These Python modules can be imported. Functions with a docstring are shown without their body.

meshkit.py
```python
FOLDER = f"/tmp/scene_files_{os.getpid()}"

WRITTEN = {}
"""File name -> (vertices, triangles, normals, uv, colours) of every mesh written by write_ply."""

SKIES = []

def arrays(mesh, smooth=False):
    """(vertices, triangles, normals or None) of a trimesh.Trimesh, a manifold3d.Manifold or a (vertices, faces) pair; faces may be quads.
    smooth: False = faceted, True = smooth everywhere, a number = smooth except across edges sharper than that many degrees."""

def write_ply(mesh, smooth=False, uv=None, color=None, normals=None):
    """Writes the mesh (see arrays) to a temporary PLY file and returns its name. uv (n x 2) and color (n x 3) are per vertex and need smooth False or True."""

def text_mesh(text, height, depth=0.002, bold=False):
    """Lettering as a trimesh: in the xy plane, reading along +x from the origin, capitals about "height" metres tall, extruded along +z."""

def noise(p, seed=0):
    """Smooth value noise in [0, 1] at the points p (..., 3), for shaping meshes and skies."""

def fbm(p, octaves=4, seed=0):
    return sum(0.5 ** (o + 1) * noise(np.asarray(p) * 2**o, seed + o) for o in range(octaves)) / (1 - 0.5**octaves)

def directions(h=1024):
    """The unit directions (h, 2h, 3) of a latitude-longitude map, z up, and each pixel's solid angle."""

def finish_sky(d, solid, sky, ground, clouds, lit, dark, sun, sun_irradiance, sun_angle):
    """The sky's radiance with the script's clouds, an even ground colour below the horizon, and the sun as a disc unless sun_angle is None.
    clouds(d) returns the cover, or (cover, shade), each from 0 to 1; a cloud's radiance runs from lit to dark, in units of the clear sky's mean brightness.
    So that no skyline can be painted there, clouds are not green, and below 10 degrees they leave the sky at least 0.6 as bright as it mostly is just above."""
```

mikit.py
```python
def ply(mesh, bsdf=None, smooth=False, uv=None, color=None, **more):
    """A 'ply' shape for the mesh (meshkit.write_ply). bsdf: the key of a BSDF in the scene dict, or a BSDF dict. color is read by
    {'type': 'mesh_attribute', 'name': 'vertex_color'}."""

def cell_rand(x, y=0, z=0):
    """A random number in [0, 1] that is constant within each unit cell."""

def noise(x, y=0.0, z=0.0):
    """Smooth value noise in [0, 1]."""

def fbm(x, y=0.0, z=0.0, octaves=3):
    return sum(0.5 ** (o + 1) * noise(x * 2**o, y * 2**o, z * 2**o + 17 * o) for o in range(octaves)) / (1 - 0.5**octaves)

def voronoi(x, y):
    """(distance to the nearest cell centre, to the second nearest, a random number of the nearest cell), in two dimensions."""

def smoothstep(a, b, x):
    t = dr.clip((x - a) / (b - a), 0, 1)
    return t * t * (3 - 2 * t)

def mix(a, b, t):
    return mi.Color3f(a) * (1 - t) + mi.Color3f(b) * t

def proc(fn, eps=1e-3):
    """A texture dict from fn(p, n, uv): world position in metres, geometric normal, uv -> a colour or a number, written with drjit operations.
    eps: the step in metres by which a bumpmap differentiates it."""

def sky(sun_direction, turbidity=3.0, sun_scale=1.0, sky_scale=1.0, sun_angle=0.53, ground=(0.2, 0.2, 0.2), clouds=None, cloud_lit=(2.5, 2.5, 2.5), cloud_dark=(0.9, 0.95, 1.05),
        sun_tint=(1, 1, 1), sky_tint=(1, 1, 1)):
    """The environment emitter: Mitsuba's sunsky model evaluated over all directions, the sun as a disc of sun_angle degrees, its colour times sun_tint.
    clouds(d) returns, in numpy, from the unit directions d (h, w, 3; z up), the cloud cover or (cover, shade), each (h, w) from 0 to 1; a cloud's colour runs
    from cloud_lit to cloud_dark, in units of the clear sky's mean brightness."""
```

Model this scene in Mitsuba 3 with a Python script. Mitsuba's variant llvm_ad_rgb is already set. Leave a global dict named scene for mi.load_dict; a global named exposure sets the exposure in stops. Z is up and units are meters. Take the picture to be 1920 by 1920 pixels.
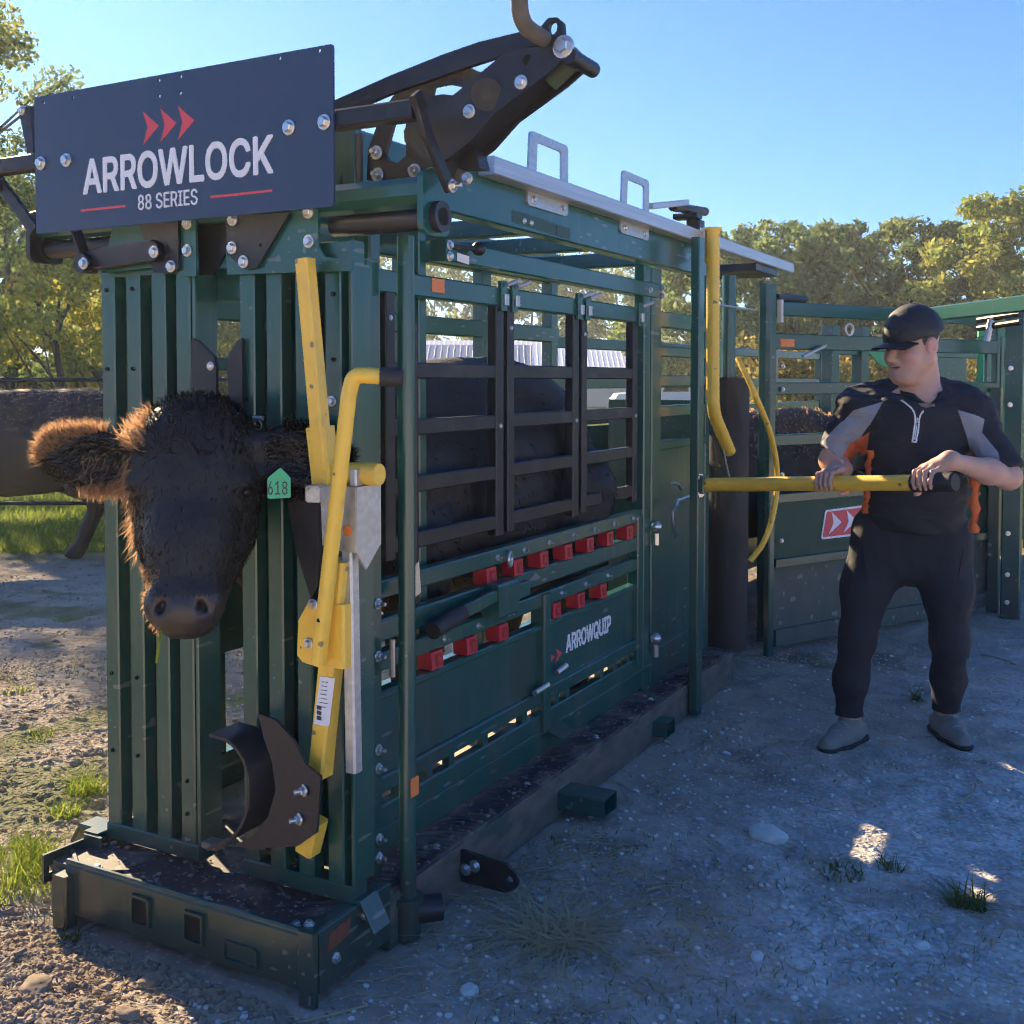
import math, random
import numpy as np, trimesh, manifold3d, drjit as dr, mitsuba as mi
from shapely.geometry import Polygon, Point
from shapely import affinity
import mikit, meshkit
from mikit import proc, noise, fbm, voronoi, cell_rand, smoothstep, mix

# ------------------------------------------------------------------ camera, sky, exposure
# World: X to the right along the head gate's front, Y away along the chute's side, Z up, metres.
T = mi.ScalarTransform4f
EYE = np.array([1.705, -2.519, 1.45])
FWD = np.array([-0.4768, 0.8782, -0.0375])
scene, labels = {}, {}
scene['haze_air'] = {'type': 'homogeneous', 'albedo': {'type': 'rgb', 'value': [0.84, 0.93, 0.99]}, 'sigma_t': 0.0011, 'phase': {'type': 'hg', 'g': 0.4}}
scene['haze'] = {'type': 'cube', 'to_world': T().translate([0, 0, 7.5]).scale([1500, 1500, 10.5]), 'bsdf': {'type': 'null'}, 'interior': {'type': 'ref', 'id': 'haze_air'}}
labels['haze'] = {'label': 'thin bright haze lifting the far trees', 'category': 'haze', 'kind': 'stuff'}
scene['camera'] = {'type': 'perspective', 'fov': 49.55, 'fov_axis': 'x', 'near_clip': 0.05, 'far_clip': 3000.0,
                   'principal_point_offset_x': 0.0, 'principal_point_offset_y': 0.0885,
                   'medium': {'type': 'ref', 'id': 'haze_air'},
                   'to_world': T().look_at(origin=EYE.tolist(), target=(EYE + FWD).tolist(), up=[0, 0, 1])}
SUN = np.array([-0.88, 0.47, 0.505])
scene['sky'] = mikit.sky(SUN, turbidity=2.0, sun_scale=1.7, sky_scale=1.0, sun_tint=(1.0, 0.975, 0.92), sky_tint=(0.31, 0.59, 1.03))
labels['sky'] = {'label': 'clear blue sky growing paler towards the upper left', 'category': 'sky', 'kind': 'structure'}
exposure = 2.9

# ------------------------------------------------------------------ naming helpers
def fresh(key):
    if key not in scene and not any(k.startswith(key + '__') for k in scene): return key
    i = 1
    while True:
        k = '%s_%03d' % (key, i)
        if k not in scene and not any(q.startswith(k + '__') for q in scene): return k
        i += 1
def tag(key, label=None, category=None, group=None, kind=None):
    d = {k: v for k, v in (('label', label), ('category', category), ('group', group), ('kind', kind)) if v}
    labels[key] = d
    return key
def put(name, mesh, mat, parent=None, smooth=False, label=None, kind=None, **kw):
    """One scene entry; returns its key."""
    if isinstance(mesh, MB): mesh = mesh.mesh()
    key = fresh(parent + '__' + name if parent else name)
    scene[key] = mikit.ply(mesh, mat, smooth=smooth, **kw)
    if label or kind: tag(key, label, kind=kind)
    return key

# ------------------------------------------------------------------ mesh helpers
V = lambda *a: np.array(a, float)
def unit(v):
    v = np.asarray(v, float); return v / (np.linalg.norm(v) + 1e-12)
def frame(d, up=(0, 0, 1)):
    d = unit(d); up = np.asarray(up, float)
    if abs(d @ unit(up)) > 0.98: up = V(1, 0, 0) if abs(d[0]) < 0.9 else V(0, 1, 0)
    a = unit(np.cross(up, d)); b = np.cross(d, a)
    return a, b, d
class MB:
    def __init__(s): s.v, s.f, s.n = [], [], 0
    def add(s, v, f):
        s.v.append(np.asarray(v, float)); s.f.append(np.asarray(f, int) + s.n); s.n += len(v); return s
    def tm(s, m): return s.add(m.vertices, m.faces)
    def mesh(s): return trimesh.Trimesh(np.vstack(s.v), np.vstack(s.f), process=False)
    def loft(s, rings, caps=True):
        """rings: list of (n,3) closed loops, counter-clockwise seen from the end they run to."""
        n = len(rings[0]); v = np.vstack(rings); f = []
        for i in range(len(rings) - 1):
            for j in range(n):
                a, b = i * n + j, i * n + (j + 1) % n
                f += [[a, b, b + n], [a, b + n, a + n]]
        if caps:
            k = len(rings) - 1
            v = np.vstack([v, rings[0].mean(0), rings[-1].mean(0)]); c0, c1 = n * len(rings), n * len(rings) + 1
            for j in range(n):
                f += [[c0, (j + 1) % n, j], [c1, k * n + j, k * n + (j + 1) % n]]
        return s.add(v, f)
    def bar(s, p0, p1, w, h, up=(0, 0, 1), ch=0.004):
        """Solid bar with chamfered long edges; w along the side axis, h along the up axis."""
        p0, p1 = V(*p0), V(*p1); a, b, d = frame(p1 - p0, up)
        x, y, c = w / 2, h / 2, min(ch, w * .3, h * .3)
        o = [(x, -y + c), (x, y - c), (x - c, y), (-x + c, y), (-x, y - c), (-x, -y + c), (-x + c, -y), (x - c, -y)]
        ring = np.array([a * i + b * j for i, j in o])
        return s.loft([p0 + ring, p1 + ring])
    def box(s, lo, hi, ch=0.004):
        lo, hi = np.minimum(lo, hi), np.maximum(lo, hi); c = (lo + hi) / 2; e = hi - lo
        k = int(np.argmax(e)); d = np.zeros(3); d[k] = e[k] / 2
        up = V(0, 0, 1) if k != 2 else V(0, 1, 0)
        a, b, _ = frame(d, up); w = abs(a @ e); h = abs(b @ e)
        return s.bar(c - d, c + d, w, h, up, ch)
    def hollow(s, p0, p1, w, h, t=0.004, up=(0, 0, 1)):
        p0, p1 = V(*p0), V(*p1); a, b, d = frame(p1 - p0, up)
        def ring(x, y, c): return np.array([a * i + b * j for i, j in [(x, -y + c), (x, y - c), (x - c, y), (-x + c, y), (-x, y - c), (-x, -y + c), (-x + c, -y), (x - c, -y)]])
        R, r = ring(w / 2, h / 2, .005), ring(w / 2 - t, h / 2 - t, .003)
        return s.loft([p0 + r, p0 + R, p1 + R, p1 + r, p0 + r], caps=False)
    def rod(s, pts, r, n=14, caps=True):
        P = np.asarray(pts, float); r = np.broadcast_to(r, (len(P),)); t = np.gradient(P, axis=0); a = None; rings = []
        ang = np.arange(n) * 2 * np.pi / n
        for i in range(len(P)):
            d = unit(t[i])
            if a is None: a = frame(d)[0]
            a = unit(a - d * (a @ d)); b = np.cross(d, a)
            rings.append(P[i] + r[i] * (np.cos(ang)[:, None] * a + np.sin(ang)[:, None] * b))
        return s.loft(rings, caps)
    def plate(s, poly, o, u, v, t, holes=()):
        """2-D outline (list or shapely) in the frame o + x u + y v, thickness t along u x v, centred."""
        g = poly if hasattr(poly, 'exterior') else Polygon(poly)
        for h in holes: g = g.difference(h if hasattr(h, 'exterior') else Polygon(h))
        m = trimesh.creation.extrude_polygon(g.buffer(0), t, engine='earcut')
        u, v = V(*u), V(*v); w = np.cross(u, v); q = np.array(m.vertices); q[:, 2] -= t / 2
        return s.add(V(*o) + q[:, :1] * u + q[:, 1:2] * v + q[:, 2:] * w, m.faces)
    def bolt(s, p, d, r=0.011, h=0.009, washer=True, stud=0.0):
        r *= .80
        p = V(*p); a, b, d = frame(d)
        def ring(n, r, z, ph=0): return p + d * z + r * np.array([a * math.cos(ph + i * 2 * math.pi / n) + b * math.sin(ph + i * 2 * math.pi / n) for i in range(n)])
        if washer: s.loft([ring(14, r * 1.45, -.002), ring(14, r * 1.45, .0018), ring(14, r * 1.3, .0026)])
        ph = (p.sum() * 37) % 1
        s.loft([ring(6, r, .002, ph), ring(6, r, h * .8, ph), ring(6, r * .82, h, ph)])
        if stud: s.loft([ring(10, r * .55, h * .9), ring(10, r * .55, h + stud), ring(10, r * .45, h + stud + .002)])
        return s
    def ball(s, c, r, sub=2):
        m = trimesh.creation.icosphere(sub); return s.add(V(*c) + m.vertices * r, m.faces)
    def ring(s, c, d, R, r, n=20, k=8):
        a, b, d = frame(d); c = V(*c); th = np.linspace(0, 2 * np.pi, n + 1)
        rings = [c + (R + r * np.cos(np.arange(k) * 2 * np.pi / k))[:, None] * (a * math.cos(t) + b * math.sin(t)) + (r * np.sin(np.arange(k) * 2 * np.pi / k))[:, None] * d for t in th]
        return s.loft([q[::-1] for q in rings], caps=False)
def smooth_path(pts, n=8, closed=False):
    """Catmull-Rom through the points."""
    P = np.asarray(pts, float); Q = np.vstack([2 * P[0] - P[1], P, 2 * P[-1] - P[-2]]); out = []
    for i in range(1, len(Q) - 2):
        for t in np.linspace(0, 1, n, endpoint=False):
            a, b, c, d = Q[i - 1:i + 3]
            out.append(.5 * (2 * b + (c - a) * t + (2 * a - 5 * b + 4 * c - d) * t * t + (3 * b - a - 3 * c + d) * t ** 3))
    return np.array(out + [P[-1]])
def round_corners(pts, r, n=6):
    P = np.asarray(pts, float); out = [P[0]]
    for i in range(1, len(P) - 1):
        a, b = unit(P[i - 1] - P[i]), unit(P[i + 1] - P[i]); rr = min(r, .45 * np.linalg.norm(P[i - 1] - P[i]), .45 * np.linalg.norm(P[i + 1] - P[i]))
        for t in np.linspace(0, 1, n):
            out.append((1 - t) ** 2 * (P[i] + a * rr) + 2 * t * (1 - t) * P[i] + t * t * (P[i] + b * rr))
    return np.array(out + [P[-1]])

def text_shape(text, height, bold=0.0, px=300):
    """Lettering like meshkit.text_mesh's, drawn finer: an outline in the xy plane, capitals height tall."""
    from PIL import Image, ImageDraw, ImageFont
    from shapely import box, union_all
    import glob
    font = ImageFont.truetype(glob.glob('/opt/blender-*/*/datafiles/fonts/Inter.woff2')[0], px); sw = int(bold * px)
    x0, y0, x1, y1 = font.getbbox(text, anchor='ls', stroke_width=sw)
    im = Image.new('L', (x1 - x0 + 8, y1 - y0 + 8)); ImageDraw.Draw(im).text((4 - x0, 4 - y0), text, 255, font, anchor='ls', stroke_width=sw)
    on = np.pad(np.asarray(im) > 127, ((0, 0), (1, 1))).astype(np.int8)
    rows, a = np.nonzero(np.diff(on, axis=1) == 1); b = np.nonzero(np.diff(on, axis=1) == -1)[1]
    g = union_all(box(a, -rows - 1, b, -rows)).buffer(1.2).buffer(-1.2).simplify(1.1); k = height / (px * .73)
    return affinity.affine_transform(g, [k, 0, 0, k, -4 * k, (4 - y0) * k])
def text_mesh(text, height, depth=.002, bold=0.0):
    g = text_shape(text, height, bold); return trimesh.util.concatenate([trimesh.creation.extrude_polygon(q, depth, engine='earcut') for q in getattr(g, 'geoms', [g])])

# ------------------------------------------------------------------ organic shapes: signed distance field on a grid, then surface nets
class Field:
    def __init__(s, lo, hi, h, zs=None):
        s.ax = [np.arange(lo[i], hi[i] + h, h) for i in range(3)]
        if zs is not None: s.ax[2] = zs
        s.F = np.full([len(a) for a in s.ax], 1.0, np.float32)
    def _sub(s, lo, hi):
        sl = tuple(slice(max(np.searchsorted(a, l) - 1, 0), np.searchsorted(a, h) + 1) for a, l, h in zip(s.ax, lo, hi))
        return sl, [a[q].astype(np.float32) for a, q in zip(s.ax, sl)]
    def _grid(s, A): return A[0][:, None, None], A[1][None, :, None], A[2][None, None, :]
    def smin(s, sl, d, k):
        a = s.F[sl]
        if k <= 0: s.F[sl] = np.minimum(a, d)
        else:
            h = np.maximum(k - np.abs(a - d), 0) / k; s.F[sl] = np.minimum(a, d) - h * h * k * .25
    def cap(s, p, q, r0, r1=None, k=0.02, flat=None):
        """Tapered capsule. flat=(axis, factor) squashes along a direction."""
        p, q = V(*p), V(*q); r1 = r0 if r1 is None else r1; R = max(r0, r1) + k + .02
        sl, A = s._sub(np.minimum(p, q) - R, np.maximum(p, q) + R); X, Y, Z = s._grid(A)
        d = q - p; L = max(d @ d, 1e-9); t = np.clip(((X - p[0]) * d[0] + (Y - p[1]) * d[1] + (Z - p[2]) * d[2]) / L, 0, 1)
        ex, ey, ez = X - p[0] - t * d[0], Y - p[1] - t * d[1], Z - p[2] - t * d[2]
        if flat:
            n = unit(flat[0]); m = (ex * n[0] + ey * n[1] + ez * n[2]) * (1 / flat[1] - 1)
            ex, ey, ez = ex + m * n[0], ey + m * n[1], ez + m * n[2]
        s.smin(sl, np.sqrt(ex * ex + ey * ey + ez * ez) - (r0 + (r1 - r0) * t), k); return s
    def chain(s, pts, rs, k=0.02, **kw):
        for i in range(len(pts) - 1): s.cap(pts[i], pts[i + 1], rs[i], rs[i + 1], k, **kw)
        return s
    def _ell(s, c, r, axes, R):
        c, r = V(*c), V(*r); sl, A = s._sub(c - R, c + R); X, Y, Z = s._grid(A)
        ax = np.eye(3) if axes is None else np.array([unit(a) for a in axes])
        x, y, z = X - c[0], Y - c[1], Z - c[2]
        k0 = 0; k1 = 0
        for i in range(3):
            e = (x * ax[i, 0] + y * ax[i, 1] + z * ax[i, 2]) / r[i]; k0 = k0 + e * e; k1 = k1 + (e / r[i]) ** 2
        k0, k1 = np.sqrt(k0), np.sqrt(k1) + 1e-9
        return sl, k0 * (k0 - 1) / k1
    def ell(s, c, r, axes=None, k=0.02):
        sl, d = s._ell(c, r, axes, max(r) + k + .02); s.smin(sl, d, k); return s
    def carve(s, c, r, axes=None, k=0.01):
        sl, d = s._ell(c, r, axes, max(r) + k + .02); a = -s.F[sl]
        h = np.maximum(k - np.abs(a - d), 0) / k; s.F[sl] = -(np.minimum(a, d) - h * h * k * .25); return s
    def cut(s, p, n):
        """Remove what lies on the side of the plane that n points to."""
        n = unit(n); X, Y, Z = s._grid([a.astype(np.float32) for a in s.ax])
        s.F = np.maximum(s.F, (X - p[0]) * n[0] + (Y - p[1]) * n[1] + (Z - p[2]) * n[2]).astype(np.float32); return s
    def rough(s, fn, band=0.04):
        m = np.argwhere(np.abs(s.F) < band)
        P = np.stack([s.ax[i][m[:, i]] for i in range(3)], 1)
        s.F[tuple(m.T)] += fn(P).astype(np.float32); return s
    def mesh(s):
        F = s.F; S = F < 0; C8 = [(a, b, c) for a in (0, 1) for b in (0, 1) for c in (0, 1)]
        n = [q - 1 for q in F.shape]
        cnt = sum(S[a:n[0] + a, b:n[1] + b, c:n[2] + c].astype(np.int8) for a, b, c in C8)
        act = np.argwhere((cnt > 0) & (cnt < 8)); ids = np.full(n, -1, np.int64); ids[tuple(act.T)] = np.arange(len(act))
        f = {c: F[act[:, 0] + c[0], act[:, 1] + c[1], act[:, 2] + c[2]] for c in C8}
        acc = np.zeros((len(act), 3)); w = np.zeros(len(act))
        for a in C8:
            for ax in range(3):
                if a[ax]: continue
                b = list(a); b[ax] = 1; b = tuple(b); cr = (f[a] < 0) != (f[b] < 0)
                t = f[a][cr] / (f[a][cr] - f[b][cr]); p = np.tile(np.array(a, float), (cr.sum(), 1)); p[:, ax] = t
                acc[cr] += p; w[cr] += 1
        g = act + acc / w[:, None]
        v = np.stack([np.interp(g[:, i], np.arange(len(s.ax[i])), s.ax[i]) for i in range(3)], 1)
        faces = []
        for ax in range(3):
            u, vv = (ax + 1) % 3, (ax + 2) % 3
            lo = [slice(1, -1)] * 3; lo[ax] = slice(0, -1); hi = [slice(1, -1)] * 3; hi[ax] = slice(1, None)
            A, B = S[tuple(lo)], S[tuple(hi)]; e = np.argwhere(A != B)
            if not len(e): continue
            inside = A[tuple(e.T)]; e = e + 1; e[:, ax] -= 1
            q = []
            for du, dv in ((-1, -1), (0, -1), (0, 0), (-1, 0)):
                c = e.copy(); c[:, u] += du; c[:, vv] += dv; q.append(ids[tuple(c.T)])
            q = np.stack(q, 1); q[~inside] = q[~inside][:, ::-1]
            faces += [q[:, [0, 1, 2]], q[:, [0, 2, 3]]]
        return trimesh.Trimesh(v, np.vstack(faces), process=False)

# ------------------------------------------------------------------ materials
def two(d): return {'type': 'twosided', 'b': d}
def pr(base, rough=.5, **kw):
    base = base if isinstance(base, dict) else {'type': 'rgb', 'value': list(base)}
    return {'type': 'principled', 'base_color': base, 'roughness': rough, **kw}
def mat(name, d, bump=None, eps=1e-3):
    if bump is not None: d = {'type': 'bumpmap', 'arbitrary': bump, 'scale': 1.0, 'nested': d} if False else {'type': 'bumpmap', 'tex': proc(bump, eps), 'scale': 1.0, 'b': d}
    scene[name] = two(d); return name

def f_green(p, n, uv):
    g = fbm(p.x * 3, p.y * 3, p.z * 3)
    c = mix((.006, .064, .054), (.009, .082, .068), g)
    dust = smoothstep(.45, .8, fbm(p.x * 9 + 3, p.y * 9, p.z * 5)) * (.06 + .45 * smoothstep(.7, .05, p.z))
    c = mix(c, (.10, .09, .072), dust)
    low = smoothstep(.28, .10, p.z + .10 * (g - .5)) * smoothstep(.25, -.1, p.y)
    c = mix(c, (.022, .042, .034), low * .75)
    scr = smoothstep(.80, .86, noise(p.x * 60, p.y * 14, p.z * 60)) * smoothstep(.5, .7, noise(p.x * 4, p.y * 4 + 9, p.z * 4))
    smear = smoothstep(.60, .72, fbm(p.x * 5 + 2, p.y * 5, p.z * 2.2 + 7, 4)) * smoothstep(1.3, .2, p.z) * .55
    c = mix(c, (.055, .050, .038), smear)
    run = smoothstep(.66, .80, fbm(p.x * 38, p.y * 38, p.z * 2.5, 2)) * .22
    c = mix(c, (.075, .095, .085), run)
    return mix(c, (.19, .20, .19), scr * .5)
def f_black(p, n, uv):
    d = smoothstep(.45, .9, fbm(p.x * 8, p.y * 8, p.z * 8 + 5)) * .5
    return mix((.014, .016, .022), (.050, .043, .038), d)
def f_yellow(p, n, uv):
    d = smoothstep(.55, .8, fbm(p.x * 12, p.y * 12, p.z * 12 + 5))
    c = mix((.90, .58, .075), (.85, .52, .070), fbm(p.x * 4, p.y * 4, p.z * 4))
    chip = smoothstep(.80, .83, fbm(p.x * 45, p.y * 45, p.z * 30 + 8, 2))
    return mix(mix(c, (.50, .33, .10), d * .25), (.14, .11, .11), chip * .8)
def f_galv(p, n, uv):
    a = fbm(p.x * 70, p.y * 70, p.z * 70, 2)
    return mix((.42, .44, .46), (.62, .64, .66), a)
def f_alu(p, n, uv):
    a = fbm(p.x * 60, p.y * 3, p.z * 90, 2)
    return mix((.44, .44, .45), (.60, .60, .61), a)
def f_deck(p, n, uv):
    m = smoothstep(.40, .75, fbm(p.x * 14, p.y * 14, p.z * 14))
    c = mix((.030, .032, .038), (.115, .10, .085), m)
    inside = smoothstep(.06, -.12, p.x + .06) * smoothstep(-.05, .12, p.y) * (.45 + .5 * fbm(p.x * 9, p.y * 9, 3))  # inside dust lightened so the sunlit floor strips look bright
    c = mix(c, (.46, .42, .34), inside)
    return mix(c, (.22, .20, .16), smoothstep(.74, .82, noise(p.x * 90, p.y * 90, p.z * 30)) * .6)
def f_runner(p, n, uv):
    m = fbm(p.x * 16, p.y * 16, p.z * 30, 4)
    c = mix((.055, .050, .045), (.17, .145, .115), m)
    return mix(c, (.02, .065, .045), smoothstep(.55, .68, fbm(p.x * 3 + 7, p.y * 5, p.z * 9)) * .7)
def f_rust(p, n, uv):
    return mix((.22, .055, .03), (.09, .04, .03), fbm(p.x * 60, p.y * 60, p.z * 60))
def f_dirt(p, n, uv):
    a = fbm(p.x * .9, p.y * .9, 0, 4); b = fbm(p.x * 7 + 3, p.y * 7, 0, 4); d = noise(p.x * 55, p.y * 55, 1)
    c = mix((.23, .19, .15), (.36, .305, .24), smoothstep(.3, .7, a * .5 + b * .5))
    c = mix(c, (.11, .085, .065), smoothstep(.60, .78, fbm(p.x * 3.1 + 11, p.y * 3.1, 2, 4)) * .65)
    c = mix(c, (.42, .37, .28), smoothstep(.74, .9, d) * .55)
    grit = voronoi(p.x * 42, p.y * 42)
    c = mix(c, mi.Color3f(.30, .285, .265) * (.55 + .8 * grit[2]), smoothstep(.30, .18, grit[0]) * smoothstep(.62, .8, grit[2]) * .8)
    pale = smoothstep(-.35, 1.25, p.x - .2 * p.y - .2 * b) * smoothstep(9, 5, p.y)  # pale gravel on the right, raised further to lift the shaded ground
    c = mix(c, mix((.42, .42, .41), (.68, .67, .65), smoothstep(.3, .75, b)) * (.62 + .62 * noise(p.x * 95, p.y * 95, 7)), pale * (.38 + .5 * smoothstep(.36, .6, fbm(p.x * 2.6 + 5, p.y * 2.6, 8, 4))))
    # trodden grass: near-by patches and the meadow beyond
    far = smoothstep(8.6, 9.8, (p.x + .4768 * 0) * -.4768 + p.y * .8782 + 3.03 + 1.1 * (noise(p.x * .7, p.y * .7, 3) - .5))
    gn = fbm(p.x * 2.3 + 31, p.y * 2.3, 4, 4)
    patch = smoothstep(.57, .72, gn) * smoothstep(.2, -.8, p.x + .25 * p.y) * .6
    gcol = mix((.055, .085, .018), (.12, .15, .03), noise(p.x * 9, p.y * 9, 5))
    return mix(c, gcol, dr.maximum(far * .93, patch))
def b_dirt(p, n, uv):
    return .026 * fbm(p.x * 26, p.y * 26, 0, 4) + .006 * noise(p.x * 150, p.y * 150, 2)
def f_clod(p, n, uv):
    a = fbm(p.x * 25, p.y * 25, p.z * 25)
    return mix((.16, .125, .095), (.33, .275, .21), a)
def f_stone(p, n, uv):
    return mix((.17, .16, .145), (.34, .32, .285), fbm(p.x * 40, p.y * 40, p.z * 40))
def f_fur(p, n, uv):
    a = fbm(p.x * 90, p.y * 90, p.z * 35)
    b = fbm(p.x * 5, p.y * 5, p.z * 5)
    return mix((.008, .009, .013), (.019, .018, .021), a * .6 + b * .4)
def b_fur(p, n, uv):
    return .0035 * fbm(p.x * 160, p.y * 160, p.z * 60, 2)
def f_fur_brown(p, n, uv):
    b = smoothstep(.35, .7, fbm(p.x * 4, p.y * 4, p.z * 6))
    return mix((.012, .010, .011), (.085, .045, .025), b * smoothstep(1.0, 1.3, p.z))
def f_bark(p, n, uv):
    return mix((.05, .042, .035), (.12, .10, .085), fbm(p.x * 12, p.y * 12, p.z * 3))
def f_sheet_dirty(p, n, uv):
    a = fbm(p.x * 5, p.y * 5, p.z * 4); b = smoothstep(.52, .36, p.z + .12 * (a - .5))
    c = mix((.011, .055, .036), (.095, .105, .095), b * (.55 + .45 * fbm(p.x * 22, p.y * 22, p.z * 9)))
    return mix(c, (.30, .30, .27), smoothstep(.79, .86, noise(p.x * 40, p.y * 40, p.z * 26)) * b * .5)
def f_roof(p, n, uv):
    return mix((.72, .72, .70), (.80, .80, .79), fbm(p.x * 1.5, p.y * 1.5, p.z))

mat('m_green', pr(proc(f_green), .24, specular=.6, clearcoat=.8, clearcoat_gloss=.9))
mat('m_green_dull', pr((.020, .062, .046), .5))
mat('m_black', pr(proc(f_black), .42, specular=.5))
mat('m_yellow', pr(proc(f_yellow), .33, specular=.5, clearcoat=.25, clearcoat_gloss=.75))
mat('m_galv', pr(proc(f_galv), .42, metallic=.75))
mat('m_zinc', pr((.62, .62, .62), .28, metallic=.9))
mat('m_alu', pr(proc(f_alu), .38, metallic=.7))
mat('m_deck', pr(proc(f_deck), .7))
mat('m_runner', pr(proc(f_runner), .75))
mat('m_rust', pr(proc(f_rust), .8))
mat('m_sign', pr((.028, .050, .100), .36, specular=.5))
mat('m_decal_white', pr((.72, .74, .78), .45))
mat('m_decal_red', pr((.62, .07, .09), .45))
mat('m_decal_orange', pr((.75, .22, .06), .5))
mat('m_decal_ink', pr((.04, .04, .045), .5))
mat('m_red', pr((.46, .022, .035), .36, clearcoat=.3))
mat('m_red_dark', pr((.24, .015, .022), .4))
mat('m_rubber', pr((.022, .023, .026), .62))
mat('m_hole', pr((.006, .008, .008), .9))  # near-black, painted shade for holes and hollow ends
mat('m_dirt', pr(proc(f_dirt), .95, specular=.15), b_dirt, .004)
mat('m_clod', pr(proc(f_clod), .95, specular=.1))
mat('m_stone', pr(proc(f_stone), .8))
def f_gravel(p, n, uv): return mix((.30, .29, .275), (.62, .61, .58), cell_rand(p.x * 60, p.y * 60))
mat('m_gravel', pr(proc(f_gravel), .85))
mat('m_stone_pale', pr((.56, .56, .53), .75))
mat('m_fur', pr(proc(f_fur), .58, specular=.40, sheen=.12), b_fur, .002)
mat('m_fur_brown', pr(proc(f_fur_brown), .65, specular=.3, sheen=.5))
mat('m_muzzle', pr((.030, .024, .026), .38, specular=.5))
mat('m_bark', pr(proc(f_bark), .9))
mat('m_sheet_dirty', pr(proc(f_sheet_dirty), .55, specular=.4))
mat('m_roof', pr(proc(f_roof), .45))
mat('m_wall_cream', pr((.62, .59, .52), .7))
mat('m_roof_blue', pr((.26, .31, .40), .5))
mat('m_car_white', pr((.72, .73, .74), .25, clearcoat=.6))
mat('m_glass_dark', pr((.02, .025, .03), .08, specular=.6))
mat('m_eye', pr((.008, .007, .007), .12, specular=.4))
mat('m_tag', pr((.05, .42, .20), .45))
mat('m_green_sunlit', pr((.03, .30, .12), .45))  # panel green lightened to look sunlit
mat('m_mud_grey', pr((.17, .17, .165), .95))
def thin(name, col, trans, rough=.55):
    scene[name] = {'type': 'principledthin', 'base_color': {'type': 'rgb', 'value': list(col)}, 'roughness': rough, 'diff_trans': trans, 'spec_trans': 0.0, 'eta': 1.35}
    return name
thin('m_hair_rimlit', (.52, .32, .18), 1.1)  # black cattle hair coloured golden for its sunlit rim
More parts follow.
